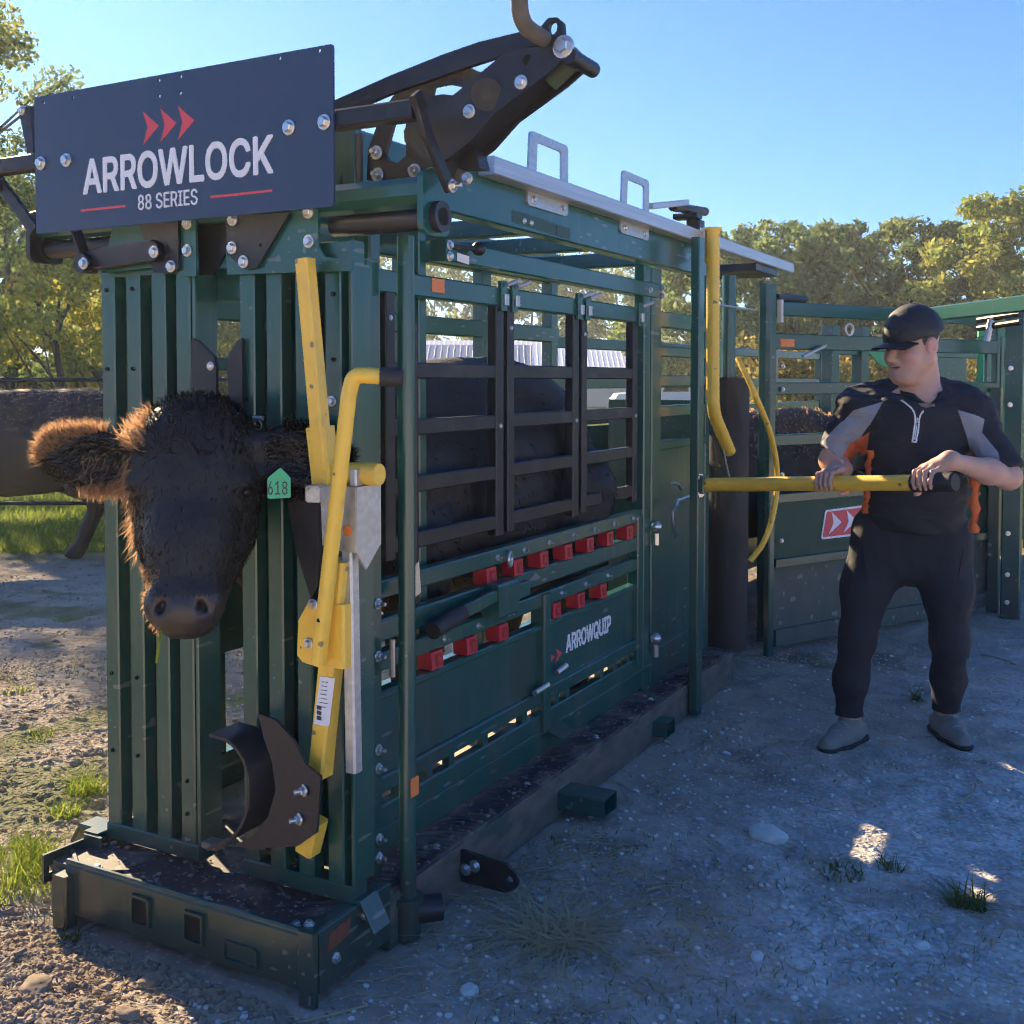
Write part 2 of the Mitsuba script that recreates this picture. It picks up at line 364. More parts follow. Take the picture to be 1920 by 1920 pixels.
thin('m_hair_dark', (.013, .0115, .012), .4)
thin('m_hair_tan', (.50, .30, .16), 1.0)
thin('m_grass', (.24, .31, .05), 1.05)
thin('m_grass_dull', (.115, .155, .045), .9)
thin('m_straw', (.50, .42, .27), .6)
for nm, c in (('m_leaf_yellow', (.21, .215, .040)), ('m_leaf_green', (.105, .155, .034)), ('m_leaf_dark', (.055, .090, .028)), ('m_leaf_gold', (.36, .27, .05)), ('m_leaf_olive', (.15, .165, .045))):
    thin(nm, c, .95)
# cloth, skin
def poly_mask(a, z, pts):
    m = mi.Float(1)
    for i in range(len(pts)):
        (x0, y0), (x1, y1) = pts[i], pts[(i + 1) % len(pts)]; L = math.hypot(x1 - x0, y1 - y0)
        m = m * smoothstep(-.002, .002, ((x1 - x0) * (z - y0) - (y1 - y0) * (a - x0)) / L)
    return m
GREY = [[(-.065, 1.365), (-.175, 1.33), (-.22, 1.28), (-.115, 1.27)], [(-.22, 1.285), (-.30, 1.20), (-.245, 1.125), (-.19, 1.16), (-.115, 1.275)], [(.205, 1.335), (.235, 1.245), (.285, 1.22), (.30, 1.30), (.272, 1.315)], [(.235, 1.245), (.255, 1.175), (.305, 1.085), (.36, 1.09), (.345, 1.18), (.292, 1.25)]]
ORANGE = [[(-.115, 1.245), (-.19, 1.195), (-.225, 1.13), (-.17, 1.12), (-.125, 1.16)], [(.252, 1.19), (.247, 1.12), (.258, 1.08), (.30, 1.085), (.272, 1.165)]]
def f_polo(p, n, uv):
    x, y = p.x - .965, p.y - 2.06; a = x * .987 + y * .16; z = p.z; b = x * .16 - y * .987
    w = noise(p.x * 500, p.y * 500, p.z * 500); c = mi.Color3f(.014, .017, .024) * (.8 + .4 * w)
    fr = smoothstep(-.06, -.03, b)
    for q in GREY: c = mix(c, mi.Color3f(.27, .28, .31) * (.85 + .3 * w), poly_mask(a, z, q[::-1] if sum((q[(i + 1) % len(q)][0] - q[i][0]) * (q[(i + 1) % len(q)][1] + q[i][1]) for i in range(len(q))) > 0 else q) * fr)
    for q in ORANGE: c = mix(c, mi.Color3f(.52, .12, .045), poly_mask(a, z, q[::-1] if sum((q[(i + 1) % len(q)][0] - q[i][0]) * (q[(i + 1) % len(q)][1] + q[i][1]) for i in range(len(q))) > 0 else q) * fr)
    return c
mat('m_polo', pr(proc(f_polo), .8, sheen=.35))
mat('m_trousers', pr((.013, .018, .027), .85, sheen=.15))
mat('m_cloth_grey', pr((.30, .31, .34), .85))
mat('m_cloth_orange', pr((.60, .15, .045), .8))
mat('m_cap', pr((.010, .012, .018), .6, sheen=.3))
mat('m_shoe', pr((.21, .195, .175), .85))
mat('m_hair', pr((.035, .024, .018), .6))
scene['m_skin'] = two({'type': 'principled', 'base_color': {'type': 'mesh_attribute', 'name': 'vertex_color'}, 'roughness': .5, 'specular': .4})

# ------------------------------------------------------------------ ground
rng = np.random.default_rng(7); random.seed(7)
def axis(a, b, h, far, g=1.13):
    c = list(np.arange(a, b, h)); s = h
    while c[-1] < far: s *= g; c.append(c[-1] + s)
    s = h
    while c[0] > -far: s *= g; c.insert(0, c[0] - s)
    return np.array(c)
HEAP = [(-.42, -.56, .42, .05, .028), (-.62, -.80, .26, .17, .050), (-.30, -.92, .30, .14, .040), (-.95, -1.0, .3, .2, .035), (-.1, -1.02, .2, .10, .03)]
def ground_z(x, y):
    p = np.stack([x, y, 0 * x], -1); d = np.hypot(x, y)
    z = .030 * (meshkit.fbm(p * 1.3, 3, 1) - .5) + .020 * (meshkit.fbm(p * 6, 3, 2) - .5)
    near = np.clip((7 - d) / 3, 0, 1)
    z = z + near * (.012 * (meshkit.fbm(p * 24, 2, 3) - .5))
    soft = np.clip(.5 + (-x - .5) * .8, .25, 1)                     # the paddock side is rougher than the worked side
    z = z + near * soft * (.030 * (meshkit.fbm(p * 11 + 5, 3, 9) - .5) + .020 * (meshkit.fbm(p * 30 + 9, 2, 10) - .5)) * (.5 + .5 * soft)
    for hx, hy, a, b, h in HEAP:
        r = ((x - hx) / a) ** 2 + ((y - hy) / b) ** 2
        z = z + h * np.exp(-r * 1.2) * (.6 + .8 * meshkit.fbm(p * 22, 3, 4))
    under = np.clip(1 - np.maximum(np.abs(x + .37) - .45, 0) * 5, 0, 1) * np.clip(1 - np.maximum(np.abs(y - 1.2) - 1.75, 0) * 5, 0, 1)
    z = z * (1 - .9 * under) - .02 * under
    return z - .012 + np.clip(d - 60, 0, None) * 0.0
gx, gy = axis(-2.4, 2.4, .017, 900), axis(-1.5, 3.4, .019, 900)
GX, GY = np.meshgrid(gx, gy, indexing='ij')
gv = np.stack([GX, GY, ground_z(GX, GY)], -1).reshape(-1, 3)
i, j = np.meshgrid(np.arange(len(gx) - 1), np.arange(len(gy) - 1), indexing='ij'); a = (i * len(gy) + j).ravel(); n_ = len(gy)
gf = np.vstack([np.stack([a, a + n_, a + n_ + 1], 1), np.stack([a, a + n_ + 1, a + 1], 1)])
put('ground', (gv, gf), 'm_dirt', smooth=True)
tag('ground', 'trodden brown dirt yard with scattered straw and small stones', 'ground', kind='structure')
GZ = gv[:, 2].reshape(len(gx), len(gy))
def gz(x, y):
    a = min(max(int(np.searchsorted(gx, x)) - 1, 0), len(gx) - 2); b = min(max(int(np.searchsorted(gy, y)) - 1, 0), len(gy) - 2)
    u, w = (x - gx[a]) / (gx[a + 1] - gx[a]), (y - gy[b]) / (gy[b + 1] - gy[b])
    return float(GZ[a, b] * (1 - u) * (1 - w) + GZ[a + 1, b] * u * (1 - w) + GZ[a, b + 1] * (1 - u) * w + GZ[a + 1, b + 1] * u * w)

# ------------------------------------------------------------------ trees
def leaves(centres, radii, n, size, palette, rnd, droop=.3, flat=.75):
    """Many small four-cornered leaves round the clump centres, with a colour per vertex."""
    k = rnd.choice(len(centres), n, p=radii ** 2 / (radii ** 2).sum())
    d = rnd.normal(size=(n, 3)); d /= np.linalg.norm(d, axis=1, keepdims=True)
    r = radii[k] * (rnd.random(n) ** .45); p = centres[k] + d * r[:, None] * [1, 1, flat]
    nrm = unit_rows(rnd.normal(size=(n, 3)) + d * .7 + [0, 0, .5])
    a = unit_rows(np.cross(nrm, rnd.normal(size=(n, 3)))); b = np.cross(nrm, a)
    s = size * (.6 + .8 * rnd.random(n))[:, None]
    q = np.stack([p - a * s, p + b * s * .55 + nrm * s * .12, p + a * s, p - b * s * .55 + nrm * s * .12], 1).reshape(-1, 3)
    base = np.arange(n)[:, None] * 4
    f = np.vstack([base + [0, 1, 2], base + [0, 2, 3]])
    pal = np.array(palette); clump = rnd.integers(0, len(pal), len(centres))
    mixk = np.where(rnd.random(n) < .6, clump[k], rnd.integers(0, len(pal), n))
    c = pal[mixk] * (.7 + .6 * rnd.random(n))[:, None]
    return q, f, np.repeat(c, 4, 0)
def unit_rows(a): return a / (np.linalg.norm(a, axis=1, keepdims=True) + 1e-9)
scene['m_leaf'] = {'type': 'principledthin', 'base_color': {'type': 'mesh_attribute', 'name': 'vertex_color'}, 'roughness': .5, 'diff_trans': .85, 'spec_trans': 0.0, 'eta': 1.4}
OAK = [(.25, .32, .12), (.19, .265, .10), (.15, .225, .09), (.31, .35, .135), (.14, .20, .085)]
YEL = [(.38, .385, .11), (.30, .345, .095), (.24, .30, .085), (.45, .42, .12)]
DRK = [(.080, .125, .055), (.105, .145, .055), (.07, .105, .05), (.14, .175, .06)]
def tree(kind, x, y, top, rad, low, n, size, pal, label, group, seed, lean=(0, 0), limbs=9, tr=.16):
    rnd = np.random.default_rng(seed); key = fresh(kind)
    H = top; m = MB(); cs, rs = [], []
    base = V(x, y, 0); topp = V(x + lean[0], y + lean[1], low + (H - low) * .8)
    trunk = smooth_path([base - V(0, 0, .2), base + (topp - base) * .35 + V(rnd.normal() * .12, rnd.normal() * .12, 0), base + (topp - base) * .7 + V(rnd.normal() * .2, rnd.normal() * .2, 0), topp], 5)
    m.rod(trunk, np.linspace(tr, tr * .18, len(trunk)), 8)
    nc = limbs * 5
    for k in range(nc):
        u = (k + .5) / nc; z = low + (H - low) * (u ** .85)
        prof = math.sqrt(max(0, 1 - (2 * u - .85) ** 2 / 1.45)) * (.75 + .5 * rnd.random())
        ang = k * 2.399 + rnd.normal() * .4; R = rad * prof * (.35 + .62 * rnd.random() ** .5)
        c = V(x + lean[0] * u + R * math.cos(ang), y + lean[1] * u + R * math.sin(ang), min(z + rnd.normal() * .12 * rad, H - .12 * rad))
        cs.append(c); rs.append(rad * (.20 + .16 * rnd.random()) * (1 - .35 * u))
        if k % 5 == 0:
            st = trunk[int(np.clip(u * .8 + .1, 0, 1) * (len(trunk) - 1))]; st = st if st[2] < c[2] else trunk[np.argmin(abs(trunk[:, 2] - max(c[2] - .5 * rad, low * .6)))]
            mid = (st + c) / 2 + V(rnd.normal(), rnd.normal(), rnd.normal() * .5) * .08 * rad
            lp = smooth_path([st, mid, c], 4); m.rod(lp, np.linspace(tr * .38, tr * .08, len(lp)), 6)
    put('trunk', m, 'm_bark', key, smooth=True)
    q, f, c = leaves(np.array(cs), np.array(rs), n, size, pal, rnd)
    put('crown', (q, f), 'm_leaf', key, color=c)
    tag(key, label, 'tree', group)
    return key
ORD = 'first second third fourth fifth sixth seventh eighth ninth tenth eleventh twelfth'.split()
ROW = [(-12.98, 39.61, 6.89, 2.3), (-11.22, 38.29, 7.02, 2.2), (-10.94, 41.86, 7.77, 2.4), (-9.2, 40.52, 7.16, 2.1), (-8.83, 44.14, 7.73, 2.3), (-7.13, 42.79, 7.67, 2.4), (-5.94, 44.57, 7.9, 2.4), (-5.01, 47.35, 7.82, 2.2), (-3.57, 43.58, 7.49, 2.1), (-2.12, 39.81, 7.75, 2.5), (-1.09, 41.51, 7.99, 2.5)]
for q, (x, y, t, r) in enumerate(ROW):
    pal = YEL if q in (9, 10) else (OAK + DRK if q in (4, 5, 6) else OAK)
    tree('oak_tree', x, y, t, r * 1.12, .5, 8500, .125, pal,
         '%s tree from the left in the yellow-green row behind the man' % ORD[q], 'row of oak trees behind the man', 100 + q, limbs=10)
for q, (x, y, t, r) in enumerate([(-36.28, 47.45, 8.37, 3.0), (-35.07, 50.39, 8.9, 3.2), (-33.71, 53.4, 8.94, 3.0), (-29.84, 52.09, 8.84, 3.2), (-29.11, 55.9, 9.38, 3.0), (-26.02, 55.31, 8.9, 3.2), (-22.92, 54.71, 8.54, 3.0), (-21.42, 57.8, 8.9, 3.0)]):
    tree('distant_tree', x * 1.25 - .4, y * 1.25 + .6, t * 1.2, r * 1.35, .8, 3200, .24, OAK + YEL,
         'distant tree seen through the chute bars above the white roof, %s from the left' % ORD[q], 'distant trees behind the farm buildings', 200 + q, limbs=7)
tree('tall_tree', -12.95, 7.55, 6.75, 1.75, 1.6, 20000, .046, YEL[:3] + OAK + DRK[:2], 'tall yellow-green tree at the left edge behind the sign', None, 301, limbs=12, tr=.14)
tree('slim_tree', -10.46, 7.39, 3.25, 1.15, 1.75, 7000, .042, YEL + [(.42, .38, .07)], 'slim tree with bare dark trunk and yellow leaves above the standing cow', None, 302, lean=(.5, .25), limbs=8, tr=.075)
for q, (x, y, t, r, pal, lb) in enumerate([
    (-19.34, 13.38, 5.9, 2.1, DRK + OAK, 'dark green tree behind the yellow-leaved trees at the left edge'),
    (-20.43, 16.21, 5.4, 2.1, DRK, 'dark green tree behind the slim bare-trunked tree'),
    (-20.84, 18.26, 5.2, 2.1, DRK + OAK, 'dark green tree standing directly behind the left gate half'),
    (-18.94, 18.15, 5.2, 2.1, OAK, 'olive tree seen through the gap between the two gate halves'),
    (-19.21, 20.29, 4.9, 2.1, OAK + YEL, 'olive tree seen through the slits of the right gate half'),
    (-19.25, 22.54, 5.2, 2.3, OAK, 'olive tree behind the yellow neck bar and the gate slits'),
    (-22.13, 14.14, 7.3, 2.6, DRK + OAK, 'large dark tree beyond the tall yellow-green tree at the left edge'),
    (-13.35, 10.94, 3.6, 1.1, YEL, 'low golden tree just left of the gate behind the cow')]):
    tree('woodland_tree', x, y, t, r, .3 if q != 7 else .9, 9000 if q != 7 else 7000, .085 if q != 7 else .05, pal, lb, 'woodland trees left of the chute', 310 + q, limbs=9)
def shrub(x, y, h, r, n, pal, label, seed):
    rnd = np.random.default_rng(seed); key = fresh('shrub'); cs = np.array([V(x + rnd.normal() * r * .45, y + rnd.normal() * r * .45, h * (.25 + .6 * rnd.random())) for _ in range(16)])
    q, f, c = leaves(cs, np.full(16, r * .38), n, .075, pal, rnd); put('crown', (q, f), 'm_leaf', key, color=c)
    m = MB()
    for k in range(5): m.rod(smooth_path([V(x, y, -.1), (V(x, y, 0) + cs[k]) / 2 + V(.1, 0, .1), cs[k]], 3), np.linspace(.04, .012, 7), 5)
    put('stem', m, 'm_bark', key, smooth=True); tag(key, label, 'shrub', 'autumn shrubs beyond the rear pen')
AUT = [(.40, .30, .10), (.32, .27, .09), (.24, .22, .07), (.45, .36, .14)]
SHRUBS = [(-4.998, 23.448, 1.45), (-4.159, 22.764, 1.45), (-3.887, 25.19, 1.45), (-3.147, 26.73, 1.45), (-1.728, 27.5, 1.45), (-0.578, 26.986, 1.45)]
SHW = ['pale autumn shrub seen just right of the chute through the rear rails', 'straw-coloured shrub seen through the rear rails left of the man', 'straw-coloured shrub half hidden behind the shoulder of the man', 'autumn shrub hidden mostly behind the face of the man', 'autumn shrub seen through the rear rails right of the cap', 'autumn shrub at the right edge beyond the rear pen']
for q, s in enumerate(SHRUBS): shrub(s[0], s[1], 2.5, 1.5, 4200, AUT, SHW[q], 400 + q)

# ------------------------------------------------------------------ farm buildings, cars, pasture fence
def gable(kind, a, b, depth, eave, ridge, wall, roof, label, ribs=0, door=True):
    """House with its long eave from a to b (world xy), running back from there; ridge parallel to the eave."""
    key = fresh(kind); a, b = V(*a, 0), V(*b, 0); u = unit(b - a); w = V(-u[1], u[0], 0); L = np.linalg.norm(b - a); up = V(0, 0, 1)
    m = MB(); P = lambda s, d, z: a + u * s + w * d + up * z
    for d in (0, depth): m.add([P(0, d, -.3), P(L, d, -.3), P(L, d, eave), P(0, d, eave)], [[0, 1, 2], [0, 2, 3]])
    for s in (0, L): m.add([P(s, 0, -.3), P(s, depth, -.3), P(s, depth, eave), P(s, depth / 2, ridge), P(s, 0, eave)], [[0, 1, 2], [0, 2, 4], [2, 3, 4]])
    put('wall', m, wall, key)
    for d0, d1 in ((-.4, depth / 2), (depth + .4, depth / 2)):
        z0 = eave - .4 * (ridge - eave) / (depth / 2)
        m = MB(); n = unit(np.cross(P(L, d0, z0) - P(0, d0, z0), P(0, d1, ridge) - P(0, d0, z0))); n = n if n[2] > 0 else -n
        q = [P(-.4, d0, z0 + .02), P(L + .4, d0, z0 + .02), P(L + .4, d1, ridge + .02), P(-.4, d1, ridge + .02)]
        m.add(q + [x + n * .06 for x in q], [[0, 1, 2], [0, 2, 3], [4, 5, 6], [4, 6, 7], [0, 1, 5], [0, 5, 4], [1, 2, 6], [1, 6, 5], [2, 3, 7], [2, 7, 6], [3, 0, 4], [3, 4, 7]])
        for k in range(ribs):
            s = -.35 + (L + .7) * k / (ribs - 1); m.bar(P(s, d0, z0 + .02) + n * .075, P(s, d1, ridge + .02) + n * .065, .05, .012, n, .005)
        put('roof', m, roof, key)
    if door:
        m = MB(); m.box((-.45, -.03, 0), (.45, .03, 1.7), .01); v = m.mesh(); R = np.stack([u, w, up], 1); v.apply_transform(np.vstack([np.hstack([R, (P(L * .3, -.02, 0))[:, None]]), [0, 0, 0, 1]]))
        put('door', v, 'm_roof_blue', key)
    tag(key, label, 'building'); return key
gable('long_barn', (-32.65, 47.15), (-16.6, 55.86), 7, 2.15, 3.62, 'm_wall_cream', 'm_roof', 'long low barn with a bright white ribbed metal roof', 70)
gable('small_house', (-24.16, 34.68), (-19.4, 37.26), 4, 1.95, 2.85, 'm_wall_cream', 'm_roof_blue', 'small cream building with a blue-grey roof in front of the white barn', 24)
def car(x, y, yaw, label, body='m_car_white'):
    key = fresh('parked_car'); c, s = math.cos(yaw), math.sin(yaw); M4 = np.array([[c, -s, 0, x], [s, c, 0, y], [0, 0, 1, 0], [0, 0, 0, 1.0]])
    def pt(name, m, mt, sm=False):
        q = m.mesh() if isinstance(m, MB) else m; q = q.copy(); q.apply_transform(M4); return put(name, q, mt, key, smooth=sm)
    prof = [(-2.2, .35), (-2.25, .75), (-2.1, .98), (-1.5, 1.02), (-.75, 1.48), (.75, 1.52), (1.55, 1.45), (1.95, 1.02), (2.2, .95), (2.25, .4), (2.1, .28), (-2.1, .28)]
    arch = [Point(-1.35, .33).buffer(.40), Point(1.35, .33).buffer(.40)]
    pt('body', MB().plate(prof, (0, 0, 0), (1, 0, 0), (0, 0, 1), 1.72, arch), body)
    for sd in (-1, 1):
        pt('window', MB().plate([(-.62, 1.05), (-.45, 1.38), (.25, 1.42), (.25, 1.05)], (0, sd * .862, 0), (1, 0, 0), (0, 0, 1), .012), 'm_glass_dark')
        pt('window', MB().plate([(.33, 1.05), (.33, 1.42), (1.35, 1.38), (1.62, 1.05)], (0, sd * .862, 0), (1, 0, 0), (0, 0, 1), .012), 'm_glass_dark')
        for wx in (-1.35, 1.35):
            w = pt('wheel', MB().rod([(wx, sd * .66, .33), (wx, sd * .88, .33)], .33, 20), 'm_rubber', 30)
            q = MB().rod([(wx, sd * .86, .33), (wx, sd * .89, .33)], .19, 16).mesh(); q.apply_transform(M4); put('rim', q, 'm_zinc', w)
        pt('headlight', MB().box((-2.27, sd * .55 - .16, .68), (-2.18, sd * .55 + .16, .82), .02), 'm_zinc')
    pt('windscreen', MB().add([(-1.47, -.7, 1.05), (-1.47, .7, 1.05), (-.80, .62, 1.47), (-.80, -.62, 1.47)], [[0, 1, 2], [0, 2, 3]]), 'm_glass_dark')
    tag(key, label, 'car', 'white cars parked by the trees'); return key
car(-22.7, 18.39, .55, 'white car parked under the trees behind the standing cow')
car(-11.46, 33.6, .5, 'white car seen through the rear rails of the chute')
key = fresh('pipe_fence'); FA, FB = V(-9.9, 2.90, 0), V(-4.34, 5.92, 0); fu = unit(FB - FA)
for z in (.30, 1.45): put('rail', MB().rod([FA + [0, 0, z], FB + [0, 0, z]], .019, 10), 'm_black', key, smooth=30)
for k in range(4):
    p = FA + fu * (.25 + 1.9 * k); put('post', MB().rod([p + [0, 0, -.2], p + [0, 0, 1.5]], .035, 12), 'm_black', key, smooth=30)
tag(key, 'black two-rail pipe fence behind the cow at the left', 'fence')

# ------------------------------------------------------------------ the cattle chute
P = 'cattle_chute'
tag(P, 'dark green steel cattle squeeze chute with a black sign above its head gate', 'cattle chute')
def part(name, m, mt, parent=P, smooth=False, label=None, kind=None, **kw): return put(name, m, mt, parent, smooth, label, kind, **kw)
XY, XZ, YZ = ((1, 0, 0), (0, 1, 0)), ((1, 0, 0), (0, 0, 1)), ((0, 1, 0), (0, 0, 1))
def xz(pts): return [(p[0], p[2]) for p in pts]
def yz(pts): return [(p[1], p[2]) for p in pts]
def plate_xz(pts, y, t, holes=()): return MB().plate(xz(pts), (0, y, 0), *XZ, t, [h if hasattr(h, 'exterior') else xz(h) for h in holes])
def plate_yz(pts, x, t, holes=()): return MB().plate(yz(pts), (x, 0, 0), *YZ, t, [h if hasattr(h, 'exterior') else yz(h) for h in holes])
def bolts(pts, d, r=.011, parent=P, stud=0.0):
    for p in pts: part('bolt', MB().bolt(p, d, r, r * .8, stud=stud), 'm_zinc', parent)
rnd = np.random.default_rng(11)

# --- base: treaded deck between runners, towing sockets, brackets
part('floor_deck', MB().box((-.86, -.475, .105), (.075, 2.75, .125), .003), 'm_deck')
m = MB()
for k in range(150):                                             # worn rubber cleats of the tread
    yy = -.44 + 3.1 * (k // 6) / 25; xx = -.80 + .155 * (k % 6) + rnd.normal() * .01; s = 1 if k % 2 else -1
    if yy > -.2 and xx < -.3 and rnd.random() < .3: continue
    m.bar((xx - .045, yy - .03 * s, .1245), (xx + .045, yy + .03 * s, .1245), .016, .014, ch=.004)
part('tread', m, 'm_deck', kind='stuff')
m = MB()
for k in range(110):                                             # cleats on the strip outside the side panel
    yy = -.2 + 2.9 * k / 110 + rnd.normal() * .004
    m.bar((.0, yy, .1245), (.066, yy + .012, .1245), .011, .012, ch=.003)
part('tread', m, 'm_deck', kind='stuff')
m = MB().box((-.775, -.492, .0), (.03, -.482, .135)); m.bar((-.775, -.485, .142), (.03, -.485, .142), .016, .014)
part('front_beam', m, 'm_green')
for p in ((-.487, -.5, .075), (-.302, -.5, .075)):
    part('towing_socket', MB().hollow((p[0], -.503, p[2]), (p[0], -.488, p[2]), .066, .078, .006), 'm_green')
    part('socket_shade', MB().box((p[0] - .033, -.4935, p[2] - .04), (p[0] + .033, -.4925, p[2] + .04), .0005), 'm_hole')  # near-black plate stands in for the shade inside the socket
part('towing_socket', MB().hollow((-.15, -.500, .045), (-.15, -.488, .045), .11, .05, .006), 'm_green')
part('front_leg', MB().box((-.80, -.52, -.03), (-.745, -.475, .115), .006), 'm_green')
m = MB().box((.03, -.50, -.03), (.08, -.48, .15)); m.box((.072, -.48, .0), (.082, -.19, .15)); m.box((.03, -.48, .137), (.072, -.19, .148))
part('corner_frame', m, 'm_green')
part('rust_patch', MB().plate([(-.455, .085), (-.37, .095), (-.36, .135), (-.44, .132)], (.083, 0, 0), *YZ, .002), 'm_rust')
bolts([(.084, -.30, .115), (.084, -.42, .06)], (1, 0, 0), .012)
part('side_runner', MB().box((.055, -.19, -.03), (.080, 2.75, .112), .004), 'm_runner')
part('side_runner', MB().box((-.86, -.47, -.03), (-.835, 2.75, .112), .004), 'm_runner')
m = MB().plate([(-.505, .070), (-.36, .075), (-.36, .145), (-.505, .150)], (-.85, 0, 0), *YZ, .008, [[(-.488, .095), (-.470, .095), (-.470, .115), (-.488, .115)], [(-.430, .102), (-.412, .102), (-.412, .122), (-.430, .122)]])
m.box((-.85, -.37, .07), (-.78, -.36, .16)); m.box((-.86, -.36, .145), (-.80, -.20, .165))
part('perforated_bracket', m, 'm_green')
m = MB().bar((-.06, -.29, .152), (.085, -.29, .152), .07, .014); m.bar((.083, -.29, .157), (.125, -.29, .085), .07, .012, (1, 0, 1))
part('gate_guide', m, 'm_green')
m = MB().bar((-.86, -.29, .152), (-.92, -.29, .152), .07, .014); m.bar((-.918, -.29, .155), (-.955, -.29, .10), .07, .012, (-1, 0, 1))
part('gate_guide', m, 'm_green')
part('mounting_stub', MB().hollow((.06, .85, .032), (.25, .85, .032), .11, .062, .005), 'm_green')
part('stub_shade', MB().box((.10, .80, .004), (.105, .90, .06), .001), 'm_hole')  # near-black plate painted as the shade inside the stub
part('mounting_stub', MB().hollow((.06, 1.72, .032), (.14, 1.72, .032), .10, .062, .005), 'm_green')
o = Polygon([(.06, .022), (.235, .022), (.235, .078), (.06, .092)]).buffer(-.012).buffer(.024, join_style=1).intersection(Polygon([(.05, 0), (.4, 0), (.4, .2), (.05, .2)])).union(Point(.235, .05).buffer(.032))
part('drawbar_tab', MB().plate(o, (0, .17, 0), *XZ, .012, [Point(.24, .05).buffer(.011)]), 'm_black')
bolts([(.098, .162, .05), (.128, .162, .066)], (0, -1, 0), .015)
for q in range(5):
    bolts([(.04, .1 + .55 * q, .125)], (0, 0, 1), .012)
bolts([(-.70, -.45, .125), (-.50, -.455, .125), (-.30, -.45, .125), (-.02, -.455, .125), (.035, -.46, .148), (-.02, -.44, .125)], (0, 0, 1), .012)

# --- corner posts and the round control pole
part('corner_post', MB().box((-.05, -.16, .125), (.005, -.11, 1.86), .005), 'm_green')
part('corner_post', MB().box((-.82, -.16, .125), (-.77, -.11, 1.86), .005), 'm_green')
m = MB().rod([(.09, -.12, .05), (.09, -.12, 1.82)], .0225, 20)
pole = part('control_pole', m, 'm_green', smooth=35)
m = MB().rod([(.09, -.12, -.02), (.09, -.12, .075)], .033, 18); m.rod([(.09, -.12, .075), (.09, -.12, .09)], .041, 18); m.box((.03, -.15, .0), (.07, -.09, .07))
part('pole_foot', m, 'm_green', smooth=35)
part('pole_label', MB().plate([(-.018, .36), (.018, .36), (.018, .41), (-.018, .41)], (.1125, -.12, 0), *YZ, .002), 'm_decal_orange')
part('foot_pin', MB().rod([(.10, -.10, .045), (.15, -.05, .045)], .035, 16), 'm_black', smooth=35)
part('hinge_rod', MB().rod([(.02, .01, .95), (.02, .01, 1.60)], .017, 14), 'm_black', smooth=35)
bolts([(.008, -.135, z) for z in (.18, .23, .42, .47, .72, .86)], (1, 0, 0), .013, stud=.012)
part('latch_spring', MB().rod([(.03, -.10, .66), (.03, -.10, .76)], .008, 8), 'm_zinc', smooth=35)
part('latch_plate', MB().plate([(-.02, .84), (.05, .86), (.04, .95), (.01, .93)], (.02, 0, 0), *YZ, .006), 'm_zinc')

# --- head gate halves
def gate(name, xs, w, xside, back, label):
    g = P + '__' + name; labels[g] = {'label': label}
    x0, x1 = xs[0], xside
    for k, x in enumerate(xs):
        part('slat', MB().box((x, -.325, .19), (x + w, -.280, 1.745), .004), 'm_green', g)
    m = MB().box((x0, -.328, 1.735), (x1, -.27, 1.79), .004); part('top_rail', m, 'm_green', g)
    m = MB().box((x0, -.328, .145), (x1, -.27, .19), .004); part('bottom_rail', m, 'm_green', g)
    part('inner_edge', MB().box((x1 - .012, -.322, .19), (x1, -.235, 1.735), .003), 'm_green', g)
    for a, b in back: part('back_slat', MB().box((a, -.262, .19), (b, -.245, 1.735), .002), 'm_green', g)
    return g
gl = gate('gate_half', [-.799, -.701, -.605, -.515], .052, -.448, [(-.80, -.46)], 'left head gate half of vertical slats')
gr = gate('gate_half_001', [-.290, -.202, -.108, -.014], .050, .068, [(-.285, -.245), (-.235, -.150), (-.140, -.055), (-.045, .060)], 'right head gate half of vertical slats')
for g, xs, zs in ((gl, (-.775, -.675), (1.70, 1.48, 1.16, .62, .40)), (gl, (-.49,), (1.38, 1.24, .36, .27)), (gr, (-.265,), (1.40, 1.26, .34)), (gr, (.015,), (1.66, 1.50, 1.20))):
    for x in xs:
        for z in zs: part('hole_shade', MB().rod([(x, -.330, z), (x, -.3235, z)], .0055, 10), 'm_hole', g)  # dark discs stand in for the shade inside open holes
part('label_plate', MB().box((-.255, -.3275, .225), (-.215, -.3255, .265), .0005), 'm_decal_ink', gr)
bolts([(-0.254, -0.285, 1.362), (0.009, -0.327, 1.397), (-0.049, -0.327, 1.397), (-0.123, -0.285, 0.603), (0.008, -0.24, 0.297)], (0, -1, 0), .012, gr)
# small wire clip on the right gate
part('wire_clip', MB().ring((-.222, -.335, 1.335), (0, 1, .15), .013, .0016, 16, 5), 'm_zinc', gr)
part('clip_pin', MB().rod([(-.235, -.335, 1.352), (-.205, -.335, 1.352)], .006, 8), 'm_zinc', gr, smooth=35)
# black neck plates in the gap, dried mud on the right one
part('neck_plate', plate_xz([(-0.442, -0.335, 1.56), (-0.418, -0.335, 1.551), (-0.364, -0.335, 1.511), (-0.357, -0.335, 1.481), (-0.361, -0.335, 1.187), (-0.448, -0.335, 1.183)], -.335, .010), 'm_black', gl)
part('neck_plate', plate_xz([(-0.268, -0.335, 1.557), (-0.287, -0.335, 1.546), (-0.314, -0.335, 1.516), (-0.32, -0.335, 1.48), (-0.314, -0.335, 1.384), (-0.246, -0.335, 1.288), (-0.269, -0.335, 1.191)], -.335, .010), 'm_black', gr)
bolts([(-0.374, -0.342, 1.486)], (0, -1, 0), .010, gl)
m = MB()
for k in range(60):
    t = rnd.random(); c = V(-.345 + .105 * t + rnd.normal() * .008, -.345, 1.335 - .115 * t + rnd.normal() * .012)
    m.ball(c, .006 + .006 * rnd.random(), 1)
